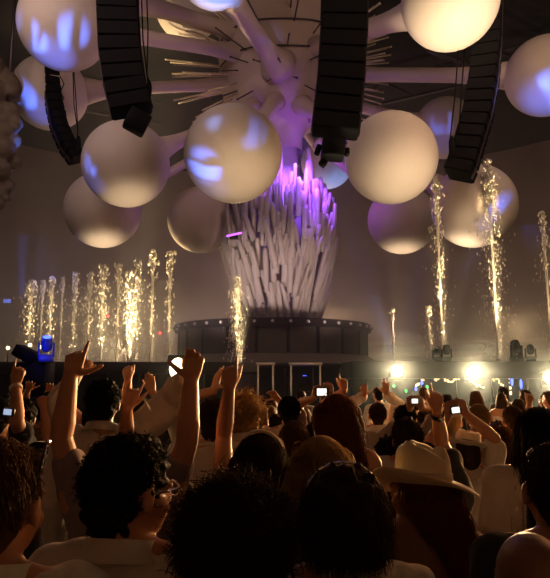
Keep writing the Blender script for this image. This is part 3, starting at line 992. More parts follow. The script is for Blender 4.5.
def strands(n, K, head, rad, length, style, seed, rbase=.0022, region=None, curl=.012, grav=1.0, jit=.35):
    """hair strands in head space; head: centre of skull ellipsoid; rad: its radii"""
    g = np.random.default_rng(seed)
    d = g.normal(size=(n * 3, 3))
    d /= np.linalg.norm(d, axis=1, keepdims=True)
    if HATTED[0]:
        d = d[d[:, 2] < .05]
    keep = (d[:, 2] > -.55) & ~((d[:, 1] > .35) & (d[:, 2] < .45)) & ~((np.abs(d[:, 0]) > .78) & (d[:, 1] > -.12) & (d[:, 2] < .0))
    if region is not None:
        keep &= region(d)
    d = d[keep][:n]
    n = len(d)
    rad = np.array(rad)
    p = d * rad
    nrm = d / rad
    nrm /= np.linalg.norm(nrm, axis=1, keepdims=True)
    L = length * g.uniform(.7, 1.15, n)
    step = (L / (K - 1))[:, None]
    paths = np.empty((n, K, 3))
    paths[:, 0] = p * .93
    if style == 'curl':
        v = nrm + g.normal(0, jit, (n, 3))
        ph = g.uniform(0, 6.28, n)
        a = np.cross(nrm, g.normal(size=(n, 3))); a /= np.linalg.norm(a, axis=1, keepdims=True)
        b = np.cross(nrm, a)
        turns = g.uniform(1.2, 2.4, n)
        for k in range(K):
            t = k / (K - 1)
            c_ = p * .95 + v * (L * t * .8)[:, None] + np.array([0, 0, -1.0]) * (grav * L * t * t * .6)[:, None]
            an = ph + turns * 6.28 * t
            rr = curl * min(1, t * 3)
            paths[:, k] = c_ + a * (np.cos(an) * rr)[:, None] + b * (np.sin(an) * rr)[:, None]
    else:
        v = nrm * .6 + np.stack([d[:, 0] * .3, -.5 - .2 * d[:, 1], np.full(n, -.1)], 1) + g.normal(0, jit * .4, (n, 3))
        q = p.copy()
        wob = g.uniform(0, 6.28, (n, 2))
        for k in range(1, K):
            v = v * .55 + np.array([0, 0, -1.0]) * .55 * grav + g.normal(0, jit * .18, (n, 3))
            v /= np.linalg.norm(v, axis=1, keepdims=True)
            q = q + v * step
            if curl:
                q = q + np.stack([np.cos(wob[:, 0] + k * .9), np.sin(wob[:, 1] + k * .8), np.zeros(n)], 1) * curl * .3
            e = q / (rad * 1.04)
            l = np.linalg.norm(e, axis=1)
            ins = l < 1
            q[ins] = q[ins] / l[ins][:, None]
            # stay outside the neck
            low = q[:, 2] < -rad[2] * .8
            rxy = np.hypot(q[:, 0], q[:, 1] + .03)
            fix = low & (rxy < .07)
            q[fix, :2] *= (.07 / (rxy[fix] + 1e-6))[:, None]
            paths[:, k] = q
    t = np.linspace(0, 1, K)
    r_ = rbase * (1 - .65 * t)[None, :] * g.uniform(.7, 1.4, (n, 1))
    return tube_batch(paths, r_, 3)


def local(yaw, foot):
    m = Matrix.Translation(foot) @ Matrix.Rotation(yaw, 4, 'Z')
    return m.inverted()


def person(px, top, D, label, skin='fair', hair=('short', 'dark'), shirt=('tee', 'white'), yaw=0, head=(0, 0, 0), L=None, Rr=None,
           female=False, voxel=.010, detail=0, extras=(), pants='denim', group=None, hat_h=0.0, lean=0.0, seed=None, shoulder_w=1.0, armk=1.0, sleevek=1.0, hair_shift=0.0, hair_w=1.0):
    seed = seed if seed is not None else int(px * 7 + D * 100)
    g = np.random.default_rng(abs(seed))
    topz = P(px, top, D).z
    hx = P(px, top, D).x
    puff = {'bald': 0.0, 'short': .012, 'curly': .03, 'afro': .05, 'messy': .03, 'long': .015, 'bob': .02, 'fluff': .035}[hair[0]] + hat_h
    h = topz - puff
    s = h / 1.75
    foot = Vector((hx, D, 0))
    inv = local(R(yaw), foot)
    W = (.90 if female else 1.0) * shoulder_w
    hz_ = h - .125           # centre of head
    hc = Vector((0, .0, hz_))
    HM = Matrix.Translation(hc + Vector((0, -.02, -.06))) @ Matrix.Rotation(R(head[0]), 4, 'Z') @ Matrix.Rotation(R(head[1]), 4, 'X') @ Matrix.Rotation(R(head[2]), 4, 'Y') @ Matrix.Translation((0, .02, .06))
    # head in head space
    hp = [ell((0, -.012, .030), (.074, .094, .090)), ell((0, .030, -.045), (.057, .060, .070)), ell((0, .052, -.085), (.030, .032, .026)),
          ell((0, .082, .012), (.055, .016, .018)), ell((0, .098, -.022), (.013, .020, .020)), ell((0, .088, -.002), (.009, .012, .030)),
          ell((0, .083, -.062), (.024, .014, .010)), ell((0, -.035, -.04), (.058, .060, .06))]
    for sx in (-1, 1):
        hp += [ell((sx * .086, -.004, -.008), (.010, .020, .034), Matrix.Rotation(R(sx * 14), 3, 'Z') @ Matrix.Rotation(R(-10), 3, 'X')),
               ell((sx * .074, .002, -.018), (.012, .014, .020)), ell((sx * .030, .078, .002), (.014, .012, .009)), ell((sx * .045, .050, -.035), (.022, .03, .022))]
    hp = xform(hp, HM)
    nk = [Vector((0, -.030 * s, h - .32 * s)), Vector((0, -.022, h - .25)), Vector((0, -.01, h - .19))]
    nr = (.050 if female else .060)
    body = hp + limb(nk, [nr * 1.25, nr, nr * .98])
    z = lambda f: f * h
    wa = .86 if female else 1.0
    trings = [(z(.46), 0, 0, .150, .10), (z(.50), 0, 0, .165, .112), (z(.54), 0, 0, .160, .108), (z(.61), 0, 0, .132 * wa, .090), (z(.68), 0, .005, .148 * W, .100),
              (z(.74), 0, .005, .165 * W, .108), (z(.80), 0, -.005, .170 * W, .100), (z(.835), 0, -.015, .145 * W, .078), (z(.855), 0, -.02, .09 * W, .05)]
    body.append(loft(trings))
    def trap(x):
        return limb([Vector((0, -.028, h - .25 * s)), Vector((0, -.022, z(.84)))] if x == 0 else [Vector((x * .02, -.028, h - .262 * s)), Vector((x * .165 * W, -.012, z(.83)))], [.058, .052])
    body += trap(-1) + trap(1)
    for sx in (-1, 1):
        body += limb([Vector((sx * .085, 0, z(.50))), Vector((sx * .095, .01, z(.275))), Vector((sx * .10, -.01, z(.05)))], [.088, .058, .042])
        body += [ell((sx * .105, .055, .035), (.045, .125, .035)), ell((sx * .095, -.02, z(.19)), (.054, .056, .10))]
    # arms
    l1, l2 = .292 * s, .262 * s
    arms = {}
    for side, spec in ((-1, L), (1, Rr)):
        sh = Vector((side * .180 * W, -.008, z(.822)))
        if spec is None:
            k = g.uniform(0, .06)
            el = sh + Vector((side * (.05 + k), -.02, -l1 * .97)); wr = el + Vector((-side * .0, .10 + k, -l2 * .92))
            d = (wr - el).normalized(); n = Vector((-side, 0, 0)); t = Vector((0, 1, 0)); gest = 'relax'
            raised = False
        else:
            tgt = inv @ P(*spec['w'])
            raised = tgt.z > sh.z
            if raised:
                sh = sh + Vector((side * -.012, 0, .035))
            pole = Vector(spec.get('pole', (side * .8, -.3, -.5)))
            el, wr = ik(sh, tgt, l1, l2, pole)
            d = (wr - el).normalized()
            if 'd' in spec:
                d = Vector(spec['d'])
            n = Vector(spec.get('n', (0, 1, 0)))
            t = Vector(spec.get('t', (-side, 0, 0)))
            gest = spec.get('g', 'open')
        arms[side] = (sh, el, wr)
        am = (.90 if female else 1.0) * armk
        mid = el.lerp(wr, .28)
        body += limb([sh, sh.lerp(el, .45), el, mid, wr], [.056 * am, .047 * am, .038 * am, .041 * am, .027 * am], 12)
        if raised:
            body += limb([Vector((side * .12 * W, -.02, z(.76))), sh], [.07, .055])
        body += hand(wr, d, n, t, gest, (.84 if female else .92) * (s ** .5) * armk ** .7)
    o = link('person', remesh('body', body, voxel, 2), SKIN[skin])
    o.location = foot
    o.rotation_euler = (0, 0, R(yaw))
    tag(o, label, 'person', group)

    # ---- clothes
    kind, cc = shirt
    sp = []
    e_ = .014
    top_z = {'tee': .86, 'shirt': .86, 'tank': .81, 'strapless': .745, 'longsleeve': .86}[kind]
    rr = [(a, b, c, w_ + e_ * (1.6 if a < z(.62) else 1), v_ + e_ * (1.9 if a < z(.62) else 1.1)) for a, b, c, w_, v_ in trings if a <= z(top_z)]
    if kind == 'strapless':
        rr.append((z(.745), 0, .005, .165 * W + e_, .108 + e_))
    sp.append(loft(rr))
    if kind not in ('strapless', 'tank'):
        sp += limb([Vector((-.055, -.026, h - .292 * s)), Vector((-.165 * W, -.012, z(.828)))], [.068, .070]) + limb([Vector((.055, -.026, h - .292 * s)), Vector((.165 * W, -.012, z(.828)))], [.068, .070])
    if kind == 'tank':
        for sx in (-1, 1):
            sp += limb([Vector((sx * .10, .05, z(.77))), Vector((sx * .095, -.02, z(.832))), Vector((sx * .10, -.07, z(.78)))], [.03, .028, .03])
    for side, (sh, el, wr) in arms.items():
        if kind in ('tee',):
            sp += limb([sh, sh.lerp(el, .30), sh.lerp(el, .62)], [.070, .066, .068])
            sp += limb([Vector((side * .12 * W, -.02, z(.75))), sh], [.078, .068])
        elif kind in ('shirt', 'longsleeve'):
            raised = wr.z > sh.z
            if kind == 'shirt':
                sp += limb([sh, sh.lerp(el, .5), sh.lerp(el, .72)], [.074, .072, .070])
            else:
                sp += limb([sh, sh.lerp(el, .5), el, el.lerp(wr, .5), el.lerp(wr, .90)], [q_ * sleevek for q_ in (.078, .074, .066, .058, .048)])
            sp += limb([Vector((side * .12 * W, -.02, z(.74))), sh], [.088, .074])
    so = link('top' if kind in ('tank', 'strapless') else 'shirt', remesh('shirt', sp, max(voxel, .010), 3, (.018 if kind != 'strapless' else .005, (9, 9, 5), seed % 50)), CLOTH[cc], o)
    if kind in ('shirt', 'longsleeve', 'tee'):
        c0 = Vector((0, -.028, h - (.238 if kind != 'tee' else .262)))
        prof_ = [(nr + .012, -.035), (nr + .014, 0), (nr + .016, .008), (nr + .024, .009), (nr + .032, -.018), (nr + .050, -.042)] if kind != 'tee' else [(nr + .02, -.012), (nr + .02, .008), (nr + .03, .006), (nr + .032, -.014)]
        v, f = lathe(prof_, (0, 0, 0), 28)
        v = v * np.array([1, 1.08, 1])
        tl = Matrix.Translation(c0) @ Matrix.Rotation(R(-14), 4, 'X')
        obj('collar', xform([(v, f)], tl), CLOTH[cc], so)
    pp = [loft([(z(.455), 0, 0, .163, .118), (z(.50), 0, 0, .175, .122), (z(.55), 0, 0, .166, .115)])]
    for sx in (-1, 1):
        pp += limb([Vector((sx * .088, 0, z(.49))), Vector((sx * .097, .01, z(.275))), Vector((sx * .10, -.008, z(.075)))], [.100, .086, .074])
    link('trousers', remesh('trousers', pp, .018, 2), CLOTH[pants], o)

    # ---- hair
    st, hcn = hair
    hm_ = HAIR[hcn]
    if st != 'bald':
        cap = [ell((0, -.020, .036), (.083 if st != 'short' else .079, .098, .092)), ell((0, -.048, -.022), (.072, .060, .065))]
        amp, sc_ = .006, (30, 30, 18)
        if st == 'short':
            cap += [ell((0, .045, .085), (.060, .045, .030)), ell((0, -.055, -.055), (.058, .042, .045))]
        if st in ('curly', 'afro', 'messy', 'fluff'):
            f_ = {'curly': 1.06, 'afro': 1.24, 'messy': 1.10, 'fluff': 1.08}[st]
            cap = [ell((0, -.022, .040), ((.090 if st != 'curly' else .083) * f_, .098 * f_, .096 * f_)), ell((0, -.055, -.03), ((.085 if st != 'curly' else .072) * f_, .060 * f_, .075 * f_))]
            if st == 'afro':
                cap.append(ell((0, -.06, -.08), (.118, .075, .08)))
            amp, sc_ = .022, (38, 38, 38)
        if st == 'bob':
            cap += [ell((0, -.030, -.05), (.100, .085, .085)), loft([(-.135, 0, -.025, .098, .07), (-.10, 0, -.025, .103, .085), (0, 0, -.02, .09, .09)])]
        if st == 'long':
            cap += [loft([(-.40, 0, -.115, .075, .030), (-.33, 0, -.11, .105, .040), (-.22, 0, -.098, .115, .050), (-.12, 0, -.075, .108, .060), (0, 0, -.04, .092, .080), (.06, 0, -.02, .06, .06)])]
            amp, sc_ = .010, (34, 34, 4)
        def shifted(prs):
            if not hair_shift:
                return prs
            out_ = []
            for v, f in prs:
                v = v.copy()
                v[:, 0] = v[:, 0] * (1 - (1 - hair_w) * np.clip(-v[:, 2] * 6, 0, 1)) + hair_shift * np.clip(-v[:, 2] - .02, 0, 1)
                out_.append((v, f))
            return out_
        HMi = Matrix.Rotation(-R(head[0]) - R(yaw), 4, 'Z')
        HMf = Matrix.Rotation(R(head[0]) + R(yaw), 4, 'Z')
        def shaped(prs):   # sweep the hanging hair sideways
            return xform(shifted(xform(prs, HMf)), HMi)
        cap = xform(shaped(cap), HM)
        ho = link('hair', remesh('hair', cap, .008 if detail else .011, 2, (amp, sc_, seed % 37)), hm_, o)
        HATTED[0] = hat_h > 0
        if detail:
            hr, hcen = (.084, .098, .093), Matrix.Translation((0, -.020, .036))
            if st == 'afro':
                hr = (.100, .110, .108)
            n_ = int(detail * (1.8 if st in ('messy', 'long', 'short') else 1))
            if st == 'afro':
                pr = strands(int(n_ * 1.6), 12, None, hr, .060, 'curl', seed, .0019, curl=.0085, grav=.25, jit=.35)
            elif st == 'curly':
                pr = strands(int(n_ * 1.4), 10, None, hr, .026, 'curl', seed, .0020, curl=.0065, grav=.3, jit=.35)
            elif st == 'fluff':
                pr = strands(n_, 8, None, hr, .05, 'curl', seed, .0018, curl=.004, grav=.2, jit=.6)
            elif st == 'messy':
                pr = strands(n_, 10, None, (.092, .103, .100), .10, 'flow', seed, .0014, curl=.006, grav=.8, jit=.75)
            elif st == 'long':
                pr = strands(n_, 18, None, hr, .44, 'flow', seed, .0017, curl=.008, grav=1.0, jit=.45)
            elif st == 'bob':
                pr = strands(n_, 12, None, (.092, .103, .098), .24, 'flow', seed, .0024, curl=0, grav=1.2, jit=.2)
            else:
                pr = strands(n_, 7, None, (.081, .098, .093), .028, 'flow', seed, .0020, curl=0, grav=.5, jit=.6)
            obj('hair_strands', xform(shaped(xform([pr], hcen)), HM), hm_, ho)
        if st == 'messy' or st == 'long' and detail:
            pass
    # ---- extras
    for ex in extras:
        if ex == 'sunglasses_up':
            prs = [ell((sx * .034, .070, .108), (.026, .007, .016), Matrix.Rotation(R(-50), 3, 'X')) for sx in (-1, 1)]
            g_ = obj('sunglasses', xform(prs + [tube([(sx * .068, .05, .125), (sx * .088, .0, .075), (sx * .090, -.03, .03)], .0035, 8) for sx in (-1, 1)] + [tube([(-.01, .06, .135), (.01, .06, .135)], .003, 6)], HM), M['glass_dark'], o)
            obj('hinge', xform([box((sx * .072, .048, .122), (.008, .012, .008), bev=.001) for sx in (-1, 1)], HM), M['silver'], g_)
        if ex == 'glasses':
            g_ = obj('glasses', xform([tube([(sx * .066, .088, .008), (sx * .084, .04, .008), (sx * .088, -.01, .004)], .003, 8) for sx in (-1, 1)] +
                [tube([(sx * .036 + .028 * math.cos(a), .094, .004 + .018 * math.sin(a)) for a in np.linspace(0, 6.283, 17)], .0025, 6) for sx in (-1, 1)] + [tube([(-.01, .098, .008), (.01, .098, .008)], .0025, 6)], HM), M['silver'], o)
        if ex == 'headband':
            a_ = [(.098 * math.cos(t), .010, .036 + .106 * math.sin(t)) for t in np.linspace(-.2, math.pi + .2, 25)]
            paths = []
            v, f = tube(a_, .006, 8)
            v = (v - np.array([0, .01, 0])) * np.array([1, 6.5, 1]) + np.array([0, .0, 0])
            obj('headband', xform([(v, f)], HM), CLOTH['cream'], o)
        if ex == 'thinband':
            a_ = [(.108 * math.cos(t), -.004, .030 + .118 * math.sin(t)) for t in np.linspace(.1, math.pi - .1, 25)]
            obj('headband', xform([tube(a_, .0035, 8)], HM), M['silver'], o)
        if ex == 'earring':
            for sx in (-1, 1):
                ring_ = [(sx * .092, -.01 + .016 * math.cos(t), -.075 + .026 * math.sin(t)) for t in np.linspace(0, 6.283, 17)]
                obj('earring', xform([tube(ring_, .0028, 6), tube([(sx * .085, -.008, -.035), (sx * .092, -.01, -.05)], .0018, 6)], HM), M['gold'], o)
        if ex in ('watch_R', 'band_R', 'band_L'):
            side = -1 if ex.endswith('L') else 1
            sh, el, wr = arms[side]
            d = (wr - el).normalized()
            c = wr - d * .025
            u = d.orthogonal().normalized(); w_ = d.cross(u)
            r_ = .036
            m3 = Matrix((u, w_, d)).transposed().to_4x4()
            m3.translation = c
            v, f = lathe([(r_ - .006, -.011), (r_, -.011), (r_, .011), (r_ - .006, .011), (r_ - .006, -.011)], (0, 0, 0), 24)
            wt = obj('watch' if ex.startswith('watch') else 'wristband', xform([(v, f)], m3), M['black'] if ex.startswith('watch') else CLOTH['hatwhite'], o)
            if ex.startswith('watch'):
                cv = Vector((0, -1, 0)); cv = (cv - d * cv.dot(d)).normalized()
                fm = Matrix((cv.cross(d), d, cv)).transposed().to_4x4()
                fm.translation = c + cv * (r_ + .002)
                obj('dial', xform([tube([(0, 0, -.004), (0, 0, .006)], .017, 20)], fm), M['silver'], wt)
        if ex in ('cowboy', 'fedora', 'cap'):
            q = Matrix.Translation((0, -.012, .055))
            hm2 = CLOTH['straw'] if ex == 'cowboy' else CLOTH['hatwhite']
            if ex == 'cap':
                v, f = lathe([(.096, 0), (.097, .03), (.090, .065), (.06, .092), (.02, .102), (0.001, .103)], (0, 0, 0), 28)
                v = v * np.array([.95, 1.08, 1])
                cp = obj('cap', xform([(v, f)], HM @ q), hm2, o)
                obj('peak', xform([ell((0, .12, .005), (.07, .075, .008))], HM @ q), hm2, cp)
                continue
            brim = .172 if ex == 'cowboy' else .150
            curl_ = .022 if ex == 'cowboy' else .018
            hh = .125 if ex == 'cowboy' else .105
            A, B = 64, 14
            V, Fc = [], []
            # underside, edge, upper side as one closed skin
            ringsr = [.086 + (brim - .086) * k / B for k in range(B + 1)]
            def zb__(r_, a):
                t = max(0, (r_ - .086) / (brim - .086))
                if ex == 'cowboy':
                    return curl_ * abs(math.cos(a)) ** 2.2 * t ** 1.6 - .030 * abs(math.sin(a)) ** 2 * t - .030 * math.cos(a) * t * t + .008 * math.sin(3 * a + 1) * t
                return -curl_ * t * (1 if math.sin(a) > -.2 else -.8) + .004 * math.sin(4 * a)
            seq = [(r_, 'b') for r_ in ringsr] + [(r_, 't') for r_ in ringsr[::-1]]
            crown = [(.092, .010), (.091, .03), (.090, .06), (.087, .09), (.078, hh - .01), (.066, hh), (.045, hh - .004), (.018, hh - .016), (.001, hh - .020)] if ex == 'cowboy' else [(.090, .012), (.0895, .03), (.088, .06), (.082, .09), (.070, hh), (.045, hh - .004), (.018, hh - .016), (.001, hh - .020)]
            for r_, w_ in seq:
                for k in range(A):
                    a = 2 * math.pi * k / A
                    V.append((r_ * math.cos(a) * .93, r_ * math.sin(a) * 1.10, zb__(r_, a) + (.006 if w_ == 't' else 0)))
            for r_, z_ in crown:
                for k in range(A):
                    a = 2 * math.pi * k / A
                    dent = .030 * math.exp(-(math.cos(a) * r_ / .022) ** 2) * (1 if r_ < .08 else 0) if ex == 'cowboy' else .022 * math.exp(-(math.cos(a) * r_ / .03) ** 2) * (1 if r_ < .075 else 0)
                    pinch = 1 - .16 * max(0, math.sin(a)) ** 2 * (z_ / hh) * (1 if z_ > .05 else 0)
                    fr_ = 1 + .05 * math.sin(2 * a) * z_ / hh
                    V.append((r_ * math.cos(a) * .93 * pinch * fr_, r_ * math.sin(a) * 1.10, z_ - dent + (.008 * math.sin(3 * a + z_ * 40) * z_ / hh if ex == 'cowboy' else 0) + .012 * math.sin(a) * (z_ / hh) + .003 * math.sin(7 * a)))
            nr_ = len(seq) + len(crown)
            for i in range(nr_ - 1):
                for k in range(A):
                    Fc.append((i * A + k, i * A + (k + 1) % A, (i + 1) * A + (k + 1) % A, (i + 1) * A + k))
            tiltm = Matrix.Rotation(R(-4), 4, 'X') @ Matrix.Rotation(R(5), 4, 'Y') @ Matrix.Translation((0, -.01, -.022)) if ex == 'cowboy' else Matrix.Rotation(R(-10), 4, 'X') @ Matrix.Rotation(R(12), 4, 'Y')
            ho_ = obj('cowboy_hat' if ex == 'cowboy' else 'fedora_hat', xform([(np.array(V), Fc)], HM @ q @ tiltm), hm2, o)
            kb = 1.015 if ex == 'cowboy' else 1
            v, f = lathe([(.0905 * kb, .010), (.0925 * kb, .012), (.0925 * kb, .034), (.090 * kb, .034)], (0, 0, 0), 48)
            v = v * np.array([.93, 1.10, 1])
            obj('hat_band', xform([(v, f)], HM @ q @ tiltm), CLOTH['cream'] if ex == 'cowboy' else CLOTH['grey'], ho_)
    return o


def compact_camera(px, py, D, label, scr='screen', w_=.095, tilt=0):
    p = P(px, py, D)
    e = empty('compact_camera', p, label, 'camera')
    e.rotation_euler = (0, R(tilt), 0)
    h_ = w_ * .66
    obj('body', [box((0, .012, 0), (w_ * 1.18, .024, h_ * 1.16), bev=.004)], M['camera_body'], e)
    obj('screen', [box((-.002, -.0015, 0), (w_ * .80, .004, h_ * .88), bev=.001)], M[scr], e)
    obj('lens', [tube([(0, .022, 0), (0, .045, 0)], .020, 16)], M['silver'], e)
    obj('shutter_button', [tube([(w_ * .35, .012, h_ * .55), (w_ * .35, .012, h_ * .66)], .006, 10)], M['silver'], e)
    return e


# ---- front rows
person(2, 436, 1.27, 'front-row man at the left edge with sunglasses pushed up on his short hair', 'fair', ('short', 'brown'), ('shirt', 'white'),
       head=(-12, 0, 0), detail=2600, extras=('sunglasses_up',), seed=11)
person(131, 428, 1.55, 'curly dark-haired man with glasses and white collared shirt looking to the right, front left', 'fair', ('curly', 'black'), ('shirt', 'white'),
       head=(-38, 0, 0), yaw=-10, detail=2400, extras=('glasses',), seed=21)
person(237, 476, 1.50, 'front-row person with a big round mass of dark curls at bottom centre', 'tan', ('afro', 'dark'), ('tee', 'black'), female=True, detail=3600, seed=31)
person(343, 459, 1.62, 'person with tousled black hair, thin shiny band and off-white collar, bottom centre-right', 'tan', ('messy', 'dark'), ('shirt', 'white'), female=True,
       detail=2600, extras=('thinband',), seed=41)
person(320, 433, 2.15, 'woman with long straight light brown hair just behind the tousled black head', 'fair', ('long', 'light'), ('tee', 'black'), female=True, detail=1900, seed=51)
person(421, 430, 2.15, 'woman in a curled straw cowboy hat with long reddish hair and bare shoulders, looking left', 'brown', ('long', 'red'), ('strapless', 'brown'), female=True,
       head=(58, 0, 0), yaw=-15, detail=2200, extras=('cowboy',), hat_h=.068, hair_shift=.50, hair_w=.72, seed=61)
person(528, 529, 1.36, 'bald dark head with a thin line of light on top at the bottom right corner', 'brown', ('bald', 'black'), ('tee', 'black'), seed=71, voxel=.008)
person(552, 440, 1.72, 'dark short-haired person cut by the right edge, above the bald head', 'tan', ('short', 'dark'), ('tee', 'black'), detail=2000, seed=81)
person(536, 405, 2.75, 'person with smooth long black hair and pale grey t-shirt at the right edge', 'tan', ('long', 'black'), ('tee', 'white'), detail=1500, seed=91, shoulder_w=1.05)
# ---- second rows with raised arms
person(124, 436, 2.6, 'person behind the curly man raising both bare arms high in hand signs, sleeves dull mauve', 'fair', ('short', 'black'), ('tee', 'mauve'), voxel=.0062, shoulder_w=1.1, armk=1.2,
       L=dict(w=(70, 376, 2.55), g='ell', pole=(-.9, -.2, -.2), t=(1, .1, 0), n=(0, 1, 0), d=(.18, .1, 1)),
       Rr=dict(w=(191, 380, 2.5), g='claw', pole=(.6, -.4, -.3), t=(-1, 0, .3), n=(.6, .8, 0), d=(.12, .1, 1)), seed=101)
person(260, 431, 2.5, 'woman with smooth dark hair under a wide grey headband, left arm pointing straight up', 'fair', ('long', 'dark'), ('tank', 'black'), female=True, voxel=.0062, detail=1500,
       L=dict(w=(229, 389, 2.45), g='point', pole=(-.15, 1, 0), t=(1, 0, 0), d=(.02, .05, 1)), extras=('headband',), seed=111)
person(338, 392, 3.1, 'tall woman with thick dark red hair falling over her shoulder and a gold hoop earring', 'fair', ('long', 'red'), ('tank', 'cream'), female=True, detail=2400, extras=('earring',),
       head=(12, 0, 0), yaw=-12, hair_shift=.20, hair_w=.78, seed=121)
person(105, 377, 3.5, 'tall man with round curly black hair raising a loose white-sleeved arm to the right', 'fair', ('curly', 'black'), ('longsleeve', 'white'), detail=1300, voxel=.0075,
       Rr=dict(w=(188, 376, 3.4), g='relax', pole=(0, 1, -.1)), seed=131, sleevek=1.35)
person(148, 432, 3.0, 'person hidden behind the curly man, only a hand holding a cigarette up', 'fair', ('short', 'black'), ('tee', 'black'), voxel=.0068,
       L=dict(w=(127, 408, 3.0), g='horns', pole=(-.1, 1, -.2), t=(1, 0, 0), d=(.35, 0, 1)), seed=141)
person(95, 398, 4.3, 'person in the dim left crowd with a long white sleeve held straight up', 'fair', ('short', 'black'), ('longsleeve', 'white'), voxel=.008,
       L=dict(w=(79, 372, 4.25), g='fist', pole=(-1, 0, 0)), seed=151)
person(142, 396, 4.6, 'dark-haired person with two clasped reddish hands raised near the fountains', 'fair', ('short', 'black'), ('tee', 'black'), voxel=.0068,
       L=dict(w=(128, 380, 4.5), g='fist', pole=(-.2, 1, -.2), d=(-.15, 0, 1)), Rr=dict(w=(152, 392, 4.4), g='relax', pole=(.7, -.3, -.5), d=(-.2, 0, 1)), seed=161)
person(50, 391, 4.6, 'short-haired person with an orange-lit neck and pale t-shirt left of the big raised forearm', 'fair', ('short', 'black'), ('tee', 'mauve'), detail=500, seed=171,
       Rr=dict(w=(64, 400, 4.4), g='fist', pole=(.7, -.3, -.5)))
person(24, 396, 4.4, 'dark-haired person between the wristband arm and the orange-necked one, elbow bent', 'fair', ('fluff', 'black'), ('tee', 'brown'), detail=400, seed=181,
       Rr=dict(w=(44, 409, 4.2), g='fist', pole=(.4, -.5, -.9)))
person(0, 396, 3.7, 'person at the left edge raising a fist with a white wristband', 'fair', ('short', 'black'), ('tee', 'black'), voxel=.0068, detail=400,
       Rr=dict(w=(16, 385, 3.6), g='point', pole=(.3, -.6, -.6), t=(-1, 0, 0), d=(.12, 0, 1)), extras=('band_R',), seed=191)
person(214, 396, 3.75, 'curly brown-haired person in pale t-shirt reaching up beside the straight pointing arm', 'fair', ('curly', 'dark'), ('tee', 'white'), voxel=.0068, detail=900,
       L=dict(w=(213, 391, 3.7), g='open', pole=(-1, -.2, -.3), t=(.6, -.8, 0), d=(.3, .1, 1)), seed=201)
person(245, 392, 3.9, 'person with fluffy light brown hair and white collar just right of the pointing arm', 'fair', ('fluff', 'light'), ('shirt', 'white'), detail=1500, seed=211)
person(257, 403, 4.9, 'person with cropped sandy hair and a glowing ear right of the fluffy head', 'fair', ('short', 'light'), ('tee', 'black'), head=(-30, 0, 0), detail=600, seed=221)
person(269, 404, 5.6, 'person with cropped dark red hair behind the sandy head, raising a small fist', 'fair', ('short', 'brown'), ('tee', 'grey'), voxel=.0075,
       Rr=dict(w=(277, 398, 5.5), g='claw', pole=(.5, -.4, -.6)), seed=231)
person(271, 397, 7.0, 'person with a small round brown head rising just above the dark red one', 'fair', ('short', 'brown'), ('tee', 'black'), seed=235)
person(289, 395, 4.9, 'dark-haired man with bright white collar seen from behind, centre', 'tan', ('short', 'black'), ('shirt', 'white'), detail=700, seed=241)
person(304, 407, 6.3, 'small brown head with an orange neck right of the white-collared man', 'fair', ('short', 'brown'), ('tee', 'grey'), seed=251)
person(294, 419, 4.3, 'person with a smooth round brown bob in the centre of the crowd', 'fair', ('bob', 'brown'), ('tee', 'cream'), female=True, detail=900, seed=261)
person(277, 412, 5.2, 'person with a black head tucked left of the white-collared man', 'tan', ('curly', 'black'), ('tee', 'grey'), seed=265)
person(315, 418, 4.9, 'black-haired person between the brown bob and the tall red-haired woman', 'tan', ('bob', 'black'), ('tee', 'black'), female=True, seed=271)
person(322, 401, 5.0, 'person hidden behind the tall woman holding a compact camera with a bright screen', 'fair', ('short', 'dark'), ('tee', 'mauve'), voxel=.0068,
       L=dict(w=(314, 398, 4.9), g='grip', pole=(-.4, .6, -.7), d=(.4, .1, 1), t=(1, 0, .2)), Rr=dict(w=(331, 396, 4.9), g='grip', pole=(.4, .6, -.7), d=(-.2, .1, 1), t=(-1, 0, .2)), seed=281)
person(352, 402, 5.2, 'person hidden behind the tall woman pointing one finger up over her hair', 'fair', ('short', 'dark'), ('tee', 'cream'), voxel=.0068,
       L=dict(w=(344, 391, 5.0), g='point', pole=(-.4, .6, -.7), t=(-1, 0, 0), d=(-.05, 0, 1)), seed=285)
person(377, 402, 6.2, 'man in a loose white long-sleeved shirt with both arms up, right palm open', 'fair', ('short', 'dark'), ('longsleeve', 'white'), voxel=.0062, detail=800,
       L=dict(w=(364, 396, 6.1), g='claw', pole=(-.5, .6, -.3), d=(-.02, 0, 1)), Rr=dict(w=(386, 394, 6.1), g='open', pole=(.5, .6, -.3), d=(.02, 0, 1)), seed=291)
person(388, 433, 4.0, 'short dark-headed person just left of the cowboy hat', 'tan', ('curly', 'black'), ('tee', 'black'), seed=301)
person(406, 416, 3.9, 'person with dark wavy bushy hair directly above the cowboy hat', 'fair', ('curly', 'dark'), ('tee', 'white'), detail=1100, seed=311)
person(404, 403, 5.2, 'person with bushy black hair holding a small camera overhead, behind the wavy head', 'fair', ('curly', 'black'), ('tee', 'grey'), voxel=.0068, detail=500,
       L=dict(w=(410, 409, 5.1), g='grip', pole=(-.4, .6, -.7), t=(1, 0, .2), d=(.1, .1, 1)), Rr=dict(w=(422, 409, 5.1), g='grip', pole=(.4, .6, -.7), t=(-1, 0, .2), d=(-.2, .1, 1)), seed=315)
person(427, 405, 5.4, 'dark round head just left of the arm with the wristwatch', 'tan', ('curly', 'black'), ('tee', 'white'), detail=400, seed=321)
person(425, 440, 3.2, 'person behind the cowboy hat raising a bare arm with a wristwatch and a pointing finger', 'fair', ('short', 'black'), ('tee', 'black'), voxel=.0062,
       Rr=dict(w=(437, 411, 3.15), g='point', pole=(.1, 1, -.1), t=(-1, 0, 0), d=(.03, 0, 1)), extras=('watch_R',), seed=331)
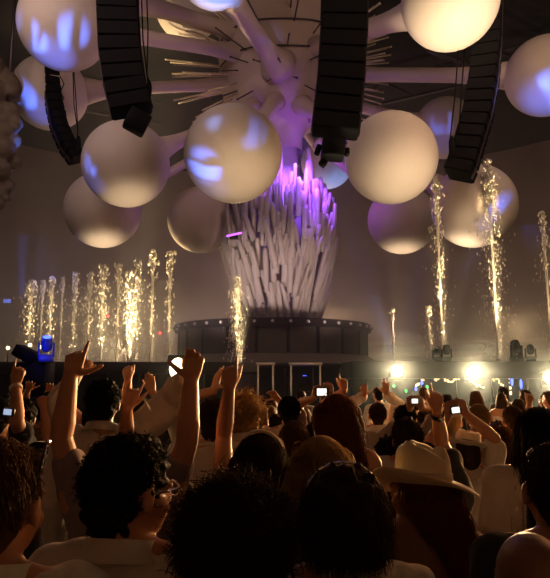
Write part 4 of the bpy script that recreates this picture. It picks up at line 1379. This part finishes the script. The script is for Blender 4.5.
person(466, 426, 4.1, 'person in a white fedora and white shirt holding up a compact camera', 'fair', ('short', 'dark'), ('shirt', 'white'), voxel=.0068,
       Rr=dict(w=(466, 414, 4.0), g='grip', pole=(1, -.3, -.4), t=(-1, 0, .2), d=(-.4, .1, 1)), L=dict(w=(448, 417, 4.0), g='grip', pole=(-1, -.4, -.4), t=(1, 0, .2), d=(.2, .1, 1)), extras=('fedora',), hat_h=.05, seed=341)
person(451, 403, 5.4, 'person in a pale cap behind the compact camera at right', 'fair', ('short', 'light'), ('tee', 'cream'), extras=('cap',), hat_h=.035, seed=351)
person(477, 403, 5.2, 'man with short sandy hair and orange-lit ears in a white t-shirt below the middle floodlight', 'fair', ('short', 'light'), ('tee', 'white'), detail=700, seed=361)
person(501, 425, 4.9, 'woman with a smooth red-brown bob and bare orange shoulders at right', 'fair', ('bob', 'red'), ('strapless', 'cream'), female=True, detail=1100, seed=371)
person(511, 405, 5.6, 'person with short brown hair and slim neck right of the red-brown bob', 'fair', ('short', 'brown'), ('tee', 'cream'), detail=500, seed=381)
person(497, 419, 5.9, 'dark head showing just above the red-brown bob', 'tan', ('curly', 'dark'), ('tee', 'white'), seed=385)
person(519, 414, 6.0, 'person raising one fist high at the right, arm bent over the crowd', 'fair', ('short', 'dark'), ('tee', 'white'), voxel=.0068,
       Rr=dict(w=(529, 404, 5.9), g='fist', pole=(-.2, -.3, -1), d=(.3, 0, 1)), seed=391)
person(60, 404, 6.2, 'dim person in the left crowd raising an open hand beside the stage monitor', 'fair', ('short', 'black'), ('tee', 'black'), voxel=.008,
       L=dict(w=(48, 392, 6.1), g='open', pole=(-.4, .6, -.7)), seed=401)
person(36, 402, 6.0, 'dim person in the left crowd raising a hand right above the dark-haired one', 'fair', ('short', 'black'), ('tee', 'black'), voxel=.008,
       L=dict(w=(28, 390, 5.9), g='open', pole=(-.4, .6, -.7)), seed=405)

compact_camera(322, 392, 4.88, 'compact camera with a bright white screen held up in the centre')
compact_camera(415, 401, 5.05, 'small camera with a white screen held up over the bushy black hair', w_=.062)
compact_camera(456, 410, 3.95, 'compact camera held up in front of the pale cap at right', w_=.062, tilt=-8)
compact_camera(8, 412, 3.4, 'small camera with a cool blue screen at the far left', 'screen_blue', w_=.055, tilt=5)
cg = obj('cigarette', [tube([(0, 0, 0), (.030, 0, -.055)], .005, 8)], CLOTH['hatwhite'])
cg.location = P(144, 399, 2.86)
tag(cg, 'white cigarette in the raised hand at left', 'cigarette')

# ---- far rows: a few builds, copied
def crowd_copy(src, loc, rz, sc, label, group):
    r = src.copy(); COL.objects.link(r)
    r.location = loc; r.rotation_euler = (0, 0, rz)
    r.scale = (sc, sc, sc)
    r['label'] = label; r['group'] = group
    for ch in src.children:
        c = ch.copy(); COL.objects.link(c); c.parent = r
        for g_ in ch.children:
            d = g_.copy(); COL.objects.link(d); d.parent = c
    return r
protos = []
specs = [(('short', 'black'), ('tee', 'white'), 'fair', False), (('short', 'brown'), ('tee', 'cream'), 'fair', False), (('curly', 'black'), ('tee', 'black'), 'tan', False),
         (('bob', 'dark'), ('tank', 'white'), 'fair', True), (('long', 'brown'), ('tank', 'black'), 'tan', True), (('short', 'dark'), ('shirt', 'grey'), 'brown', False)]
words = ['short black hair', 'short brown hair', 'curly black hair', 'dark bob', 'long brown hair', 'close-cropped dark hair']
taken = [(o.location.x, o.location.y) for o in COL.objects if o.get('category') == 'person']
spots = []
r4 = np.random.default_rng(12)
for D in np.arange(5.0, 9.6, .62):
    half = D * 275 / F_PX
    x = -half - .1 + r4.uniform(0, .4)
    while x < half + .1:
        yy = D + r4.uniform(-.16, .16)
        if all((x - a) ** 2 + (yy - b) ** 2 > .48 ** 2 for a, b in taken):
            spots.append((x, yy)); taken.append((x, yy))
        x += r4.uniform(.50, .74)
zones = ((30, 'the globe lamps at far left'), (60, 'the blue moving light'), (90, 'the big pointing hand at left'), (120, 'the broad plumed fountain'), (150, 'the golden sparkling fountain'),
         (180, 'the last left fountain'), (210, 'the left end of the round stage'), (240, 'the golden middle fountain'), (275, 'the cream frame stand'), (305, 'the tube cluster'), (335, 'the bright-screened camera'),
         (370, 'the right end of the round stage'), (395, 'the open raised palm'), (415, 'the leftmost floodlight'), (455, 'the slimmer tall fountain'), (485, 'the middle floodlight'), (520, 'the tallest fountain'), (999, 'the right-edge floodlight'))
HIDDEN = {0, 1, 3, 4, 6, 7, 8, 9, 10, 11, 12, 16, 17, 19, 20, 22, 25, 26, 27, 29, 30, 31, 32, 37, 39, 40, 41, 43, 44, 48, 49, 50, 51, 52, 53, 57, 60}   # spots wholly behind nearer people
spots = [s_ for i_, s_ in enumerate(spots) if i_ not in HIDDEN]
spots = [s_ for i_, s_ in enumerate(spots) if i_ not in {4, 5, 6, 9, 14, 15, 18, 23}]
spots = [s_ for i_, s_ in enumerate(spots) if i_ != 9]
used = {}
for i, (x, y) in enumerate(spots):
    k = i % 6
    hgt = r4.uniform(1.66, 1.77)
    px_ = 275 + x / y * F_PX
    zone = next(t for lim, t in zones if px_ < lim)
    n_ = used.get((k, zone), 0)
    used[(k, zone)] = n_ + 1
    lab = ('', 'farther ', 'farthest ')[n_] + 'person with %s in far crowd below %s' % (words[k], zone)
    if i < 6:   # the first of each kind is built
        pxx = 275 + x / y * F_PX
        hr, sh_, sk, fe = specs[k]
        o = person(275, 375, 3.0, lab, sk, hr, sh_, female=fe, voxel=.013, group='far rows of the crowd', seed=500 + i)
        o.location = (x, y, 0)
        o.scale = (hgt / 1.93,) * 3
        protos.append(o)
    else:
        crowd_copy(protos[k], (x, y, 0), r4.uniform(-.5, .5), hgt / 1.93, lab, 'far rows of the crowd')
